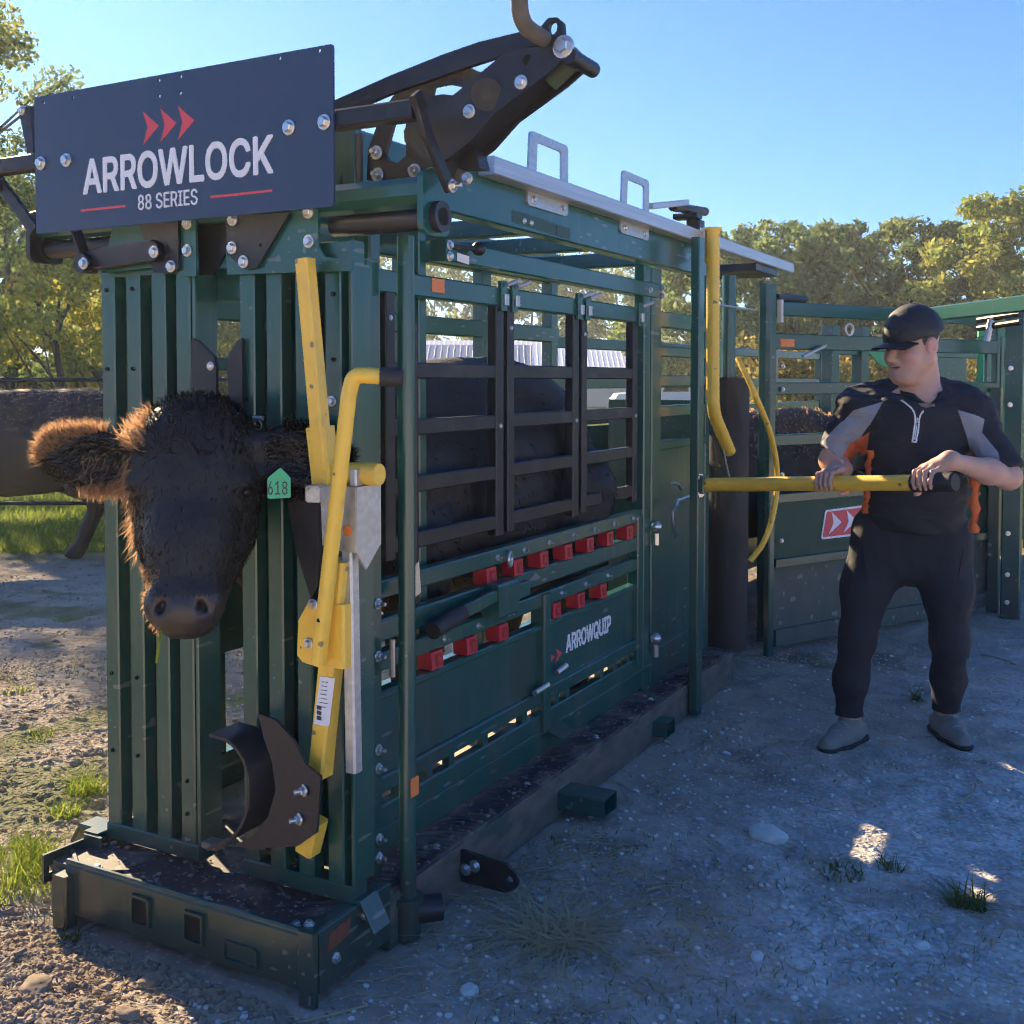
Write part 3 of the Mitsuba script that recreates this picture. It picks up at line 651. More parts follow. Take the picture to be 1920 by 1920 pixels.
part('dried_mud', m, 'm_mud_grey', gr, smooth=True, label='grey dried mud stuck to the neck plate', kind='stuff')
part('cross_rail', MB().box((-.80, -.235, 1.665), (.05, -.185, 1.755), .004), 'm_green')
part('hole_shade', MB().box((-.352, -.239, 1.695), (-.336, -.2345, 1.72), .001), 'm_hole')
part('neck_bar', MB().box((-.44, .05, .5), (-.405, .085, 1.76), .004), 'm_black')

# --- head beam over the gates, its shafts, hanger plates and links
part('head_beam', MB().box((-1.05, -.345, 1.862), (.285, -.245, 1.925), .018), 'm_green')
m = MB().rod([(.00, -.30, 1.828), (.30, -.30, 1.828)], .026, 18); part('slide_shaft', m, 'm_black', smooth=35)
m = MB().rod([(-1.05, -.30, 1.828), (-.66, -.30, 1.828)], .026, 18); part('slide_shaft', m, 'm_black', smooth=35)
for x in (.292, -1.055):
    o = Polygon([(-.36, 1.79), (-.245, 1.79), (-.245, 1.935), (-.30, 1.95), (-.36, 1.93)]).buffer(-.02).buffer(.02)
    part('end_plate', MB().plate(o, (x, 0, 0), *YZ, .016), 'm_green' if x > 0 else 'm_black')
    part('shaft_collar', MB().rod([(x - .012, -.30, 1.832), (x + .026, -.30, 1.832)], .037, 20), 'm_black', smooth=35)
    part('shaft_bore', MB().rod([(x + .02, -.30, 1.832), (x + .027, -.30, 1.832)], .022, 16), 'm_hole', smooth=35)
part('hanger_plate', plate_xz([(-0.713, -0.35, 1.877), (-0.542, -0.35, 1.88), (-0.544, -0.35, 1.752), (-0.761, -0.35, 1.745)], -.35, .008), 'm_green')
part('hanger_plate', plate_xz([(-0.604, -0.362, 1.882), (-0.46, -0.362, 1.886), (-0.46, -0.362, 1.74), (-0.489, -0.362, 1.73), (-0.551, -0.362, 1.734)], -.362, .008), 'm_black')
part('hanger_plate', plate_xz([(-0.47, -0.352, 1.888), (-0.408, -0.352, 1.887), (-0.408, -0.352, 1.72), (-0.473, -0.352, 1.723)], -.352, .008), 'm_green')
part('hanger_plate', plate_xz([(-0.294, -0.362, 1.864), (-0.087, -0.362, 1.862), (-0.193, -0.362, 1.731), (-0.231, -0.362, 1.728), (-0.291, -0.362, 1.769)], -.362, .008), 'm_black')
part('hanger_plate', plate_xz([(-0.306, -0.35, 1.782), (-0.097, -0.35, 1.865), (-0.009, -0.35, 1.866), (-0.007, -0.35, 1.775), (0.013, -0.35, 1.748), (0.09, -0.35, 1.739), (0.093, -0.35, 1.711), (-0.303, -0.35, 1.72)], -.350, .008), 'm_green')
part('hanger_plate', plate_xz([(-0.457, -0.3, 1.891), (-0.347, -0.3, 1.886), (-0.349, -0.3, 1.789), (-0.398, -0.3, 1.727), (-0.457, -0.3, 1.73)], -.30, .008), 'm_black')
m = MB().bar((-0.776, -0.375, 1.779), (-0.533, -0.375, 1.792), .03, .056, (0, 0, 1)); part('gate_link', m, 'm_black')
m = MB().bar((-0.82, -0.39, 1.864), (-0.773, -0.39, 1.768), .012, .036, (0, 1, 0)); part('gate_link', m, 'm_black')
for p in ((-0.533, -0.375, 1.789), (-0.778, -0.395, 1.768)): part('pivot_boss', MB().rod([(p[0], p[1] - .016, p[2]), (p[0], p[1] + .03, p[2])], .026, 18), 'm_black', smooth=35)
bolts([(-0.521, -0.392, 1.786), (-0.764, -0.412, 1.766), (-0.485, -0.368, 1.749), (-0.437, -0.358, 1.788), (-0.436, -0.358, 1.859)], (0, -1, 0), .014)
bolts([(-0.273, -0.368, 1.785), (-0.235, -0.368, 1.748), (-0.036, -0.356, 1.789), (-0.27, -0.368, 1.856), (-0.037, -0.356, 1.86)], (0, -1, 0), .014)
part('hole_shade', MB().rod([(-0.178, -0.366, 1.787), (-0.182, -0.362, 1.788)], .005, 10), 'm_hole')

# --- sign with its cross tube and side links
S = P + '__sign'; labels[S] = {'label': 'dark blue-black sign reading ARROWLOCK 88 SERIES with red arrows'}
SX0, SX1, SZ0, SZ1, SY = -.901, .116, 1.850, 2.220, -.45
o = Polygon([(SX0, SZ0), (SX1, SZ0), (SX1, SZ1), (SX0, SZ1)]).buffer(-.008).buffer(.008)
hl = [Point(p[0], p[2]).buffer(.0048) for p in ((-0.865, -0.45, 2.202), (-0.75, -0.45, 2.202), (-0.433, -0.45, 2.207), (-0.359, -0.45, 2.207), (-0.433, -0.45, 2.167), (-0.36, -0.45, 2.167), (-0.041, -0.45, 2.209), (0.076, -0.45, 2.21))]
part('panel', MB().plate(o, (0, SY, 0), *XZ, .006, hl), 'm_sign', S)
bolts([(-0.874, -0.456, 2.039), (-0.773, -0.456, 2.038), (-0.012, -0.456, 2.043), (0.092, -0.456, 2.044)], (0, -1, 0), .016, S)
def lettering(text, height, x0, x1, z0, y=None, x=None, depth=.002, bold=False, condense=True):
    """Letters on the XZ plane facing -Y (y given) or on the YZ plane facing +X (x given), stretched from x0 to x1."""
    q = text_mesh(text, height, depth, .028 if bold else .004); v = np.array(q.vertices); lo, hi = v[:, 0].min(), v[:, 0].max()
    s = (v[:, 0] - lo) / (hi - lo) * (x1 - x0) + x0
    if y is not None: w = np.stack([s, y - v[:, 2], z0 + v[:, 1]], 1)
    else: w = np.stack([x + v[:, 2], s, z0 + v[:, 1]], 1)
    return MB().add(w, q.faces)
part('lettering', lettering('ARROWLOCK', .086, -.712, -.062, 1.944, SY - .0033, bold=True), 'm_decal_white', S)
part('lettering', lettering('88 SERIES', .038, -.510, -.305, 1.886, SY - .0033), 'm_decal_white', S)
m = MB()
for k in range(3):
    x = -.490 + .0605 * k; m.add([(x, SY - .0038, 2.136 - .086), (x + .016, SY - .0038, 2.136 - .043), (x, SY - .0038, 2.136), (x + .057, SY - .0038, 2.136 - .043)], [[0, 3, 1], [1, 3, 2]])
part('arrows', m, 'm_decal_red', S)
for a, b in ((-.722, -.556), (-.262, -.066)): part('red_stripe', MB().box((a, SY - .0045, 1.897), (b, SY - .0032, 1.903), .0003), 'm_decal_red', S)
part('sign_tube', MB().bar((-1.10, -.423, 2.052), (.325, -.423, 2.052), .044, .044, (0, 0, 1), .005), 'm_black')
for x in (.335, -1.11):
    m = MB().bar((x, -.445, 2.055), (x, -.418, 2.075), .018, .045, (0, 0, 1)); m.bar((x, -.43, 2.065), (x, -.40, 2.00), .016, .036, (0, 1, 0)); m.bar((x, -.405, 2.01), (x, -.30, 1.895), .016, .036, (0, 1, 0))
    part('side_link', m, 'm_black'); bolts([(x + (.01 if x > 0 else -.01), -.305, 1.90)], (1 if x > 0 else -1, 0, 0), .014, stud=.012)
part('link_lug', plate_xz([(-1.023, -0.4, 2.213), (-0.974, -0.4, 2.215), (-0.956, -0.4, 2.02), (-0.982, -0.4, 2.067)], -.40, .02), 'm_black')
bolts([(-1.005, -0.412, 2.206)], (0, -1, 0), .012)
part('side_link', MB().bar((-1.115, -0.4, 2.012), (-0.973, -0.4, 1.87), .014, .040, (0, 0, 1)), 'm_black')

# --- over-centre lever on top of the head beam
def z2(pts, Y): return pts
ARM = [(0.216, -0.3, 2.014), (0.214, -0.3, 2.039), (0.229, -0.3, 2.061), (0.349, -0.3, 2.105), (0.477, -0.3, 2.178), (0.531, -0.3, 2.189), (0.584, -0.3, 2.184), (0.599, -0.3, 2.196), (0.62, -0.3, 2.196), (0.641, -0.3, 2.178), (0.638, -0.3, 2.153), (0.59, -0.3, 2.121), (0.463, -0.3, 2.054), (0.398, -0.3, 1.997), (0.32, -0.3, 1.954), (0.296, -0.3, 1.954)]
arm = P + '__lever_arm'
part('arm_plate', plate_xz(ARM, -.305, .012), 'm_black', arm)
part('arm_plate', plate_xz(ARM, -.20, .012), 'm_black', arm)
part('web', MB().bar((0.315, -0.252, 1.971), (0.599, -0.252, 2.161), .095, .012, (-.6, 0, -.8)), 'm_black', arm)
part('roller', MB().rod([(0.564, -0.235, 2.127), (0.639, -0.235, 2.179)], .022, 16), 'm_runner', arm, smooth=35)
part('end_pin', MB().rod([(.648, -.315, 2.155), (.648, -.185, 2.155)], .018, 14), 'm_black', arm, smooth=35)
bolts([(0.635, -0.313, 2.176)], (0, -1, 0), .022, arm); bolts([(0.53, -0.313, 2.113), (0.396, -0.313, 2.064)], (0, -1, 0), .014, arm)
part('pivot_boss', MB().rod([(0.449, -0.325, 2.093), (0.435, -0.3, 2.1)], .036, 24), 'm_rubber', arm, smooth=35)
part('pivot_pin', MB().rod([(0.451, -0.328, 2.092), (0.435, -0.3, 2.1)], .016, 16), 'm_black', arm, smooth=35)
part('hole_shade', MB().rod([(0.547, -0.312, 2.159), (0.541, -0.3, 2.163)], .012, 14), 'm_hole', arm)
ear = Polygon([(p[0], p[2]) for p in ((0.56, -0.28, 2.214), (0.568, -0.28, 2.239), (0.584, -0.28, 2.253), (0.605, -0.28, 2.252), (0.621, -0.28, 2.238), (0.623, -0.28, 2.212), (0.592, -0.28, 2.19), (0.565, -0.28, 2.192))]).buffer(-.004).buffer(.004)
e0 = (0.596, -0.28, 2.23)
part('lifting_eye', MB().plate(ear, (0, -.28, 0), *XZ, .014, [affinity.scale(Point(e0[0], e0[2]).buffer(.011), 1, 1.3)]), 'm_black', arm)
h0 = V(*(0.586, -0.31, 2.2)); part('crank_handle', MB().rod(round_corners([h0, h0 + V(0, -.115, .003), h0 + V(.0, -.118, .11)], .05), .0185, 16), 'm_runner', arm, smooth=35)
BT = [(-0.135, -0.27, 2.087), (-0.022, -0.27, 2.145), (0.15, -0.27, 2.185), (0.302, -0.27, 2.215), (0.399, -0.27, 2.23), (0.507, -0.27, 2.237), (0.555, -0.27, 2.234), (0.565, -0.27, 2.201), (0.507, -0.27, 2.2), (0.46, -0.27, 2.191), (0.352, -0.27, 2.175), (0.149, -0.27, 2.142), (0.037, -0.27, 2.116), (-0.02, -0.27, 2.109), (-0.136, -0.27, 2.062)]
part('draw_bar', plate_xz(BT, -.268, .016), 'm_black')
MP = [(0.058, -0.24, 1.947), (0.062, -0.24, 2.02), (0.087, -0.24, 2.074), (0.124, -0.24, 2.131), (0.155, -0.24, 2.161), (0.213, -0.24, 2.184), (0.283, -0.24, 2.194), (0.357, -0.24, 2.185), (0.396, -0.24, 2.165), (0.432, -0.24, 2.129), (0.429, -0.24, 2.086), (0.382, -0.24, 2.048), (0.285, -0.24, 1.976), (0.244, -0.24, 1.932)]
part('quadrant_plate', plate_xz(MP, -.238, .012, [[(0.251, -0.24, 2.132), (0.257, -0.24, 2.152), (0.298, -0.24, 2.154), (0.342, -0.24, 2.141), (0.319, -0.24, 2.124), (0.281, -0.24, 2.132)], [(0.128, -0.24, 2.046), (0.139, -0.24, 2.077), (0.175, -0.24, 2.077), (0.175, -0.24, 1.996), (0.15, -0.24, 1.98), (0.123, -0.24, 1.991), (0.114, -0.24, 2.009)]]), 'm_black')
part('quadrant_post', MB().box((-.005, -.262, 1.925), (.035, -.232, 2.085), .003), 'm_green')
part('quadrant_post_edge', MB().box((.036, -.260, 1.93), (.050, -.246, 2.06), .002), 'm_runner')
bolts([(0.089, -0.246, 2.012), (0.092, -0.246, 1.957), (0.202, -0.246, 1.957)], (0, -1, 0), .015, stud=.01)
part('beam_lug', plate_xz([(-0.017, -0.25, 1.956), (0.009, -0.25, 1.99), (0.037, -0.25, 1.998), (0.036, -0.25, 1.938), (-0.017, -0.25, 1.943)], -.25, .012, [Point(*xz([(0.012, -0.25, 1.962)])[0]).buffer(.009)]), 'm_black')
part('lever_shoe', plate_xz([(0.242, -0.22, 1.971), (0.37, -0.22, 1.997), (0.384, -0.22, 1.948), (0.323, -0.22, 1.953), (0.311, -0.22, 1.92), (0.283, -0.22, 1.922)], -.22, .05), 'm_black')
bolts([(0.352, -0.25, 1.925)], (0, -1, 0), .013)

# --- near side: top beam, track, rails, drop bars, paddles, kick panels (outer face at X = -.04)
part('top_beam', MB().box((-.06, -.25, 1.936), (.0, 2.62, 2.090), .006), 'm_green')
part('track', MB().box((.002, .40, 2.066), (.060, 3.93, 2.122), .004), 'm_alu')
part('track_end_shade', MB().box((.008, 3.925, 2.072), (.054, 3.932, 2.116), .001), 'm_hole')  # dark plate stands in for the shaded hollow of the track
for y0, y1 in ((.712, 1.021), (1.49, 1.79)):
    o = Polygon([(y0, 2.022), (y1, 2.022), (y1, 2.268), (y0 + .022, 2.268)]); o = o.buffer(-.02).buffer(.02)
    c = (y0 + y1) / 2
    hole = Polygon([(y0 + .062, 2.08), (y1 - .052, 2.08), (y1 - .052, 2.238), (y0 + .074, 2.238)]).buffer(-.012).buffer(.012)
    k = part('track_handle', MB().plate(o, (.0035, 0, 0), *YZ, .008, [hole]), 'm_galv')
    bolts([(.0075, y0 + .045, 2.045), (.0075, y1 - .045, 2.045)], (1, 0, 0), .012, k)
part('roller_plate', MB().plate([(.94, 1.95), (1.02, 1.95), (1.02, 1.985), (.94, 1.985)], (.001, 0, 0), *YZ, .004), 'm_green_dull')
part('decal', MB().plate([(.62, 1.955), (1.05, 1.945), (1.05, 1.985), (.62, 1.995)], (.0008, 0, 0), *YZ, .001), 'm_green_dull')
bolts([(.002, .70, 1.968), (.002, .75, 1.967)], (1, 0, 0), .009)
part('upper_rail', MB().box((-.085, .27, 1.800), (-.030, 2.02, 1.864), .005), 'm_green')
part('latch_rail', MB().box((-.085, -.06, 1.686), (-.040, 1.82, 1.750), .005), 'm_green')
bolts([(-.030, .29, 1.848), (-.030, .29, 1.815), (-.03, 1.90, 1.83), (-.03, 2.05, 1.85), (-.03, 2.05, 1.815)], (1, 0, 0), .013)
m = MB().rod([(-.03, .29, 1.845), (.0, .40, 1.848)], .008, 8); m.ball((.0, .41, 1.848), .022, 2)
part('latch_knob', m, 'm_black', smooth=35)
part('white_label', MB().plate([(.33, 1.805), (.40, 1.80), (.40, 1.825), (.33, 1.83)], (-.0285, 0, 0), *YZ, .001), 'm_decal_white')
part('warning_label', MB().plate([(.205, 1.705), (.275, 1.705), (.275, 1.745), (.205, 1.745)], (-.0385, 0, 0), *YZ, .001), 'm_decal_orange')
for q in range(5):
    y = (.625, .70, 1.205, 1.275, 1.80)[q]
    m = MB().box((-.045, y - .018, 1.672), (-.028, y + .018, 1.768), .003); part('latch_clip', m, 'm_green')
    part('latch_tongue', MB().box((-.03, y - .012, 1.69), (-.018, y + .014, 1.725), .003), 'm_galv'); part('latch_pin', MB().rod([(-.02, y, 1.755), (.012, y + .03, 1.772)], .007, 8), 'm_galv', smooth=35)
rows = (1.476, 1.314, 1.150, .989)
for q, (y0, y1) in enumerate(((-.02, .645), (.672, 1.222), (1.250, 1.800))):
    fr = P + '__drop_bar_frame' + ('' if q == 0 else '_%03d' % q)
    part('upright', MB().box((-.078, y0, .952), (-.042, y0 + .045, 1.700), .004), 'm_black', fr)
    part('upright', MB().box((-.078, y1 - .05, .945), (-.042, y1, 1.700), .004), 'm_black', fr)
    for z in rows: part('drop_bar', MB().box((-.074, y0 + .046, z - .023), (-.046, y1 - .051, z + .023), .004), 'm_black', fr)
    bolts([(-.042, y1 - .024, 1.30), (-.042, y0 + .02, 1.62)], (1, 0, 0), .007, fr)
for nm, z0, z1, y0, y1 in (('paddle_rail', .852, .903, -.06, 1.84), ('paddle_rail', .735, .797, -.06, 1.84), ('panel_rail', .655, .705, -.06, 1.84), ('panel_rail', .575, .598, -.06, 1.84), ('panel_rail', .315, .362, -.06, 1.84), ('bottom_rail', .140, .280, -.06, 1.95)):
    part(nm, MB().box((-.080, y0, z0), (-.036 if nm != 'bottom_rail' else -.040, y1, z1), .005), 'm_green')
part('groove_strip', MB().box((-.0405, -.06, .205), (-.034, 1.95, .222), .002), 'm_green')
for y in (.05, .20, .325, .53, .80, 1.05, 1.14, 1.45, 1.58, 1.72): part('spacer', MB().box((-.075, y - .015, .279), (-.045, y + .015, .316), .003), 'm_green')
for y, z in [(.541, .825), (.724, .825), (.913, .825), (1.11, .825), (1.301, .825), (1.488, .825), (1.689, .825), (1.014, .628), (1.221, .628), (1.427, .628), (.217, .628), (.417, .628), (.621, .628)]:
    pd = fresh(P + '__paddle'); h = .027
    part('block', MB().plate([(y - .028, z - h), (y + .034, z - h), (y + .028, z + h), (y - .034, z + h)], (-.055, 0, 0), *YZ, .05), 'm_red', pd)
    part('inset', MB().plate([(y - .006, z - h * .7), (y + .024, z - h * .7), (y + .019, z + h * .6), (y - .011, z + h * .6)], (-.0295, 0, 0), *YZ, .002), 'm_red_dark', pd)
    part('slot', MB().plate([(y + .003, z - h * .45), (y + .015, z - h * .45), (y + .012, z + h * .35), (y, z + h * .35)], (-.0285, 0, 0), *YZ, .002), 'm_red', pd)
    bolts([(-.034, y + .045, z + .052)], (1, 0, 0), .0085, pd, stud=.01)
part('eye_ring', MB().ring((-.028, .66, .862), (1, .3, 0), .024, .006, 20, 8), 'm_zinc', smooth=35)
part('kick_panel', MB().box((-.062, -.06, .360), (-.054, .905, .578), .001), 'm_green')
part('kick_panel', MB().box((-.062, .95, .360), (-.054, 1.84, .578), .001), 'm_green')
part('panel_post', MB().box((-.08, .902, .215), (-.022, .955, .702), .005), 'm_green')
part('panel_post', MB().box((-.08, 1.78, .25), (-.03, 1.84, .88), .005), 'm_green')
part('lettering', lettering('ARROWQUIP', .062, 1.135, 1.548, .446, x=-.0535, bold=True), 'm_decal_white', label='white lettering ARROWQUIP on the lower side panel')
m = MB()
for k in range(2):
    y = .985 + .062 * k; m.add([(-.0528, y, .425), (-.0528, y + .018, .452), (-.0528, y, .480), (-.0528, y + .058, .452)], [[0, 3, 1], [1, 3, 2]])
part('arrows', m, 'm_decal_red')
part('slide_bolt', MB().rod([(-.025, .83, .375), (-.025, .93, .38)], .010, 10), 'm_zinc', smooth=35)
part('slide_bolt', MB().rod([(-.025, 1.0, .405), (-.025, 1.08, .415)], .010, 10), 'm_zinc', smooth=35)
part('step_tab', MB().bar((-.035, .975, .225), (.035, .975, .195), .11, .010), 'm_green_dull')
m = MB().box((-.045, .50, .695), (.02, .635, .805), .008); m.bar((.0, .64, .76), (.0, .72, .76), .03, .05)
part('latch_block', m, 'm_green')
m = MB().bar((.005, .28, .755), (.005, .50, .772), .018, .04, (0, 0, 1)); part('latch_arm', m, 'm_green')
part('latch_grip', MB().rod([(.01, .13, .735), (.01, .29, .757)], .026, 16), 'm_rubber', smooth=35)
part('inner_upright', MB().box((-.135, .225, .13), (-.095, .265, 1.93), .004), 'm_green')
# rear post cluster and rear bay
for a, b in ((1.855, 1.925), (1.945, 2.055)): part('rear_post', MB().box((-.085, a, .125), (-.035, b, 1.93), .006), 'm_green')
for z in (.82, .335):
    m = MB().ball((-.015, 1.95, z), .024, 2); m.rod([(-.015, 1.95, z - .08), (-.015, 1.95, z - .03)], .012, 8); part('hinge_ball', m, 'm_zinc', smooth=35)
part('rear_panel', MB().box((-.07, 2.06, .25), (-.055, 2.72, 1.14), .002), 'm_green')
for z, h in ((1.715, .07), (1.575, .045), (1.445, .05), (1.31, .05), (1.16, .04)): part('rear_rail', MB().box((-.085, 2.06, z - h / 2), (-.04, 2.72, z + h / 2), .004), 'm_green')
part('rear_rail', MB().box((-.085, 2.06, .13), (-.04, 2.72, .27), .004), 'm_green')
m = MB().rod([(0, 2.097, 0.997), (0, 2.179, 0.983), (0, 2.221, 0.956)], .007, 8); m.rod([(0.02, 2.264, 0.924), (0.02, 2.111, 0.919), (0.02, 2.084, 0.889), (0.02, 2.045, 0.869), (0.02, 2.059, 0.814), (0.02, 2.093, 0.763)], .0075, 8)
part('latch_linkage', m, 'm_zinc', smooth=35)
part('outer_leg', MB().box((.085, 2.085, -.02), (.125, 2.155, 2.066), .005), 'm_green')
m = MB().box((.125, 2.085, .955), (.150, 2.155, 1.035), .006); part('lever_bracket', m, 'm_green')
bolts([(.13, 2.10, 1.025), (.13, 2.10, .955), (.151, 2.12, .995)], (.4, -1, 0), .015)
lv = P + '__squeeze_lever'; L0, L1 = V(.145, 2.12, .993), V(*(1.211, 1.66, 1.088)); Lu = unit(L1 - L0)
part('bar', MB().rod([L0, L1], .0295, 24), 'm_yellow', lv, smooth=35)
part('grip', MB().rod([L1 - Lu * .16, L1 - Lu * .155, L1 - Lu * .0, L1 + Lu * .008], [.030, .0355, .0355, .030], 24), 'm_rubber', lv, smooth=35)
tp = P + '__tail_lever'
part('tube', MB().rod(round_corners([(0.095, 2.353, 2.135), (0.095, 2.37, 1.304), (0.095, 2.623, 1.109)], .07), .0295, 20), 'm_yellow', tp, smooth=35)
q = V(*(0.095, 2.353, 2.125)); 
part('sleeve', MB().rod([q + [0, 0, .0], q + [0, 0, .012]], .041, 20), 'm_yellow', tp, smooth=35)
part('sleeve', MB().rod([q - [0, 0, .135], q - [0, 0, .125]], .039, 20), 'm_yellow', tp, smooth=35)
part('clamp', MB().box((q[0] - .05, q[1] - .03, q[2] - .14), (q[0] - .03, q[1] + .03, q[2] + .012), .003), 'm_galv', tp)
part('wire', MB().rod([(0.095, 2.524, 1.125), (0.095, 2.617, 0.989)], .004, 8), 'm_zinc', tp)
c0 = V(*(-0.03, 2.995, 1.45)); part('tail_roller', MB().rod([(c0[0], c0[1], .07), (c0[0], c0[1], c0[2])], .106, 36), 'm_rubber', smooth=35)
part('roller_cap', MB().rod([(c0[0], c0[1], c0[2]), (c0[0], c0[1], c0[2] + .012)], .098, 32), 'm_black', smooth=35)
part('roller_shaft', MB().rod([(c0[0], c0[1], c0[2]), (c0[0], c0[1], 1.98)], .035, 16), 'm_green', smooth=35)
part('roller_shaft', MB().box((c0[0] - .10, c0[1] - .1, .03), (c0[0] + .06, c0[1] + .12, .075), .004), 'm_runner')
part('exit_post', MB().box((-.02, 3.50, .0), (.03, 3.58, 1.98), .005), 'm_green')
part('exit_post', MB().box((-.12, 2.70, .12), (-.05, 2.76, 1.98), .005), 'm_green')
part('exit_bracket', MB().box((-.30, 3.20, 2.02), (.05, 3.62, 2.06), .004), 'm_black')
hz = P + '__yellow_hose'
part('hose', MB().rod(smooth_path([(0.06, 2.854, 1.556), (0.12, 2.809, 1.468), (0.17, 2.804, 1.364), (0.2, 2.929, 1.204), (0.21, 3.025, 1.047), (0.21, 3.05, 0.901), (0.2, 2.992, 0.744), (0.17, 2.938, 0.628), (0.12, 2.889, 0.545)], 8), .0145, 10), 'm_yellow', hz, smooth=35)
part('cable', MB().rod([(0, 2.713, 1.815), (0, 3.35, 1.822)], .006, 8), 'm_zinc')
m = MB().box((-.16, 2.52, 2.215), (-.04, 2.60, 2.24), .006); m.rod([(-0.1, 2.362, 2.247), (-0.1, 2.816, 2.285)], .022, 12); m.box((-.13, 2.62, 1.95), (-.06, 2.70, 2.22), .006)
part('tail_gate_guide', m, 'm_black')
part('tail_gate_guide', MB().bar((-0.1, 2.049, 2.206), (-0.1, 2.513, 2.287), .05, .028), 'm_alu')

# --- far side of the chute (X = -.84 .. -.79)
part('top_beam', MB().box((-.86, -.25, 1.936), (-.80, 2.62, 2.090), .006), 'm_green')
part('upper_rail', MB().box((-.85, -.05, 1.80), (-.80, 2.02, 1.864), .005), 'm_green')
part('latch_rail', MB().box((-.85, -.05, 1.64), (-.80, 2.6, 1.715), .005), 'm_green')
for y in (.0, .62, 1.22, 1.86, 2.55): part('far_post', MB().box((-.855, y - .04, .12), (-.80, y + .04, 1.94), .005), 'm_green')
for z in (1.50, 1.33, 1.16, 1.0): part('far_bar', MB().box((-.845, .04, z - .02), (-.815, 2.5, z + .02), .004), 'm_green')
part('far_panel', MB().box((-.84, .04, .56), (-.83, 2.52, .90), .002), 'm_green')
part('far_rail', MB().box((-.855, -.05, .13), (-.80, 2.55, .245), .004), 'm_green')
for y in (.12, .36, .9, 1.4, 2.1): part('spacer', MB().box((-.85, y - .05, .244), (-.81, y + .05, .565), .003), 'm_green')
for y in (.45, 1.0, 1.55, 2.2): part('roof_tie', MB().box((-.81, y - .03, 1.965), (-.06, y + .03, 2.03), .005), 'm_green')
part('tail_gate', MB().box((-.55, 2.66, .15), (-.06, 2.69, 1.35), .003), 'm_green')

# --- neck extender on the right gate half
NX = P + '__neck_extender'; labels[NX] = {'label': 'yellow neck extender with black scoop, lever and galvanised box'}
m = MB().bar((-0.012, -0.4, 1.74), (0.04, -0.4, 1.235), .038, .040, (0, 1, 0), .005); part('arm', m, 'm_yellow', NX)
m = MB().bar((0.022, -0.39, 1.337), (0.041, -0.39, 1.193), .058, .05, (0, 1, 0), .006); part('arm', m, 'm_yellow', NX)
m = MB().bar((0.091, -0.4, 1.02), (0.024, -0.4, 0.491), .046, .05, (0, 1, 0), .006); part('arm', m, 'm_yellow', NX)
m = MB().bar((-0.015, -0.37, 0.363), (-0.041, -0.37, 0.277), .050, .05, (0, 1, 0), .006); part('arm', m, 'm_yellow', NX)
part('label_plate', MB().plate([(p[0], p[2]) for p in ((0.047, -0.426, 0.741), (0.09, -0.426, 0.741), (0.072, -0.426, 0.623), (0.027, -0.426, 0.623))], (0, -.4265, 0), *XZ, .001), 'm_decal_white', NX)
m = MB()
for k in range(9):
    a, b = V(*(0.053, -0.427, 0.733)), V(*(0.036, -0.427, 0.631)); c, d = V(*(0.084, -0.427, 0.733)), V(*(0.068, -0.427, 0.631)); t = k / 10 + .04
    if k < 7: m.bar(a + (b - a) * t, (a + (b - a) * t) + ((c + (d - c) * t) - (a + (b - a) * t)) * (.5 + .45 * rnd.random()), .0012, .003, (0, 1, 0), .0002)
for k in range(3):
    a = V(*(0.036, -0.427, 0.665)) - V(0, 0, .0125 * k); m.bar(a, a + V(.014, 0, -.001), .0012, .010, (0, 0, 1), .0002)
part('label_print', m, 'm_decal_ink', NX)
lp = round_corners([(0.068, -0.46, 0.781), (0.162, -0.46, 1.422), (0.176, -0.46, 1.461), V(*(0.253, -0.46, 1.457)) + [0, .02, 0]], .07, 9)
part('lever', MB().rod(lp, .0185, 18), 'm_yellow', NX, smooth=35)
g0 = V(*(0.24, -0.45, 1.457)); g1 = V(*(0.285, -0.42, 1.455)); part('lever_grip', MB().rod([g0, g0 + (g1 - g0) * .05, g1 - (g1 - g0) * .1, g1], [.019, .0225, .0225, .017], 18), 'm_rubber', NX, smooth=35)
part('lever_hole', MB().rod([(0.085, -0.479, 0.89), (0.08, -0.472, 0.888)], .005, 10), 'm_hole', NX)
m = MB().bar((0.057, -0.36, 1.248), (0.177, -0.36, 1.23), .05, .055, (0, 0, 1), .006); part('cross_tube', MB().rod([(0.069, -0.37, 1.224), (0.182, -0.37, 1.226)], .026, 18), 'm_yellow', NX, smooth=35)
o = Polygon([(p[0], p[2]) for p in ((0.047, -0.34, 1.249), (0.161, -0.34, 1.251), (0.164, -0.34, 1.195), (0.046, -0.34, 1.189))]).buffer(-.008).buffer(.008)
part('bracket', MB().plate(o, (0, -.342, 0), *XZ, .008), 'm_yellow', NX)
bx = fresh(NX + '__cover')
part('cover', MB().plate([(p[0], p[2]) for p in ((0.047, -0.42, 1.199), (0.151, -0.42, 1.199), (0.151, -0.42, 1.045), (0.122, -0.42, 1.043), (0.053, -0.42, 1.056))], (0, -.42, 0), *XZ, .006), 'm_galv', NX)
ex = (0.151, -0.42, 1.199)[0]
part('cover', MB().plate([(-.422, (0.151, -0.42, 1.199)[2]), (-.325, (0.151, -0.42, 1.199)[2]), (-.325, (0.15, -0.42, 1.045)[2] + .01), (-.385, (0.15, -0.42, 1.045)[2] - .045), (-.422, (0.15, -0.42, 1.045)[2])], (ex, 0, 0), *YZ, .006), 'm_galv', NX)
part('cover_spot', MB().plate(Point(0, 0).buffer(.013), V(*(0.128, -0.424, 1.096)), *XZ, .0008), 'm_decal_orange', NX)
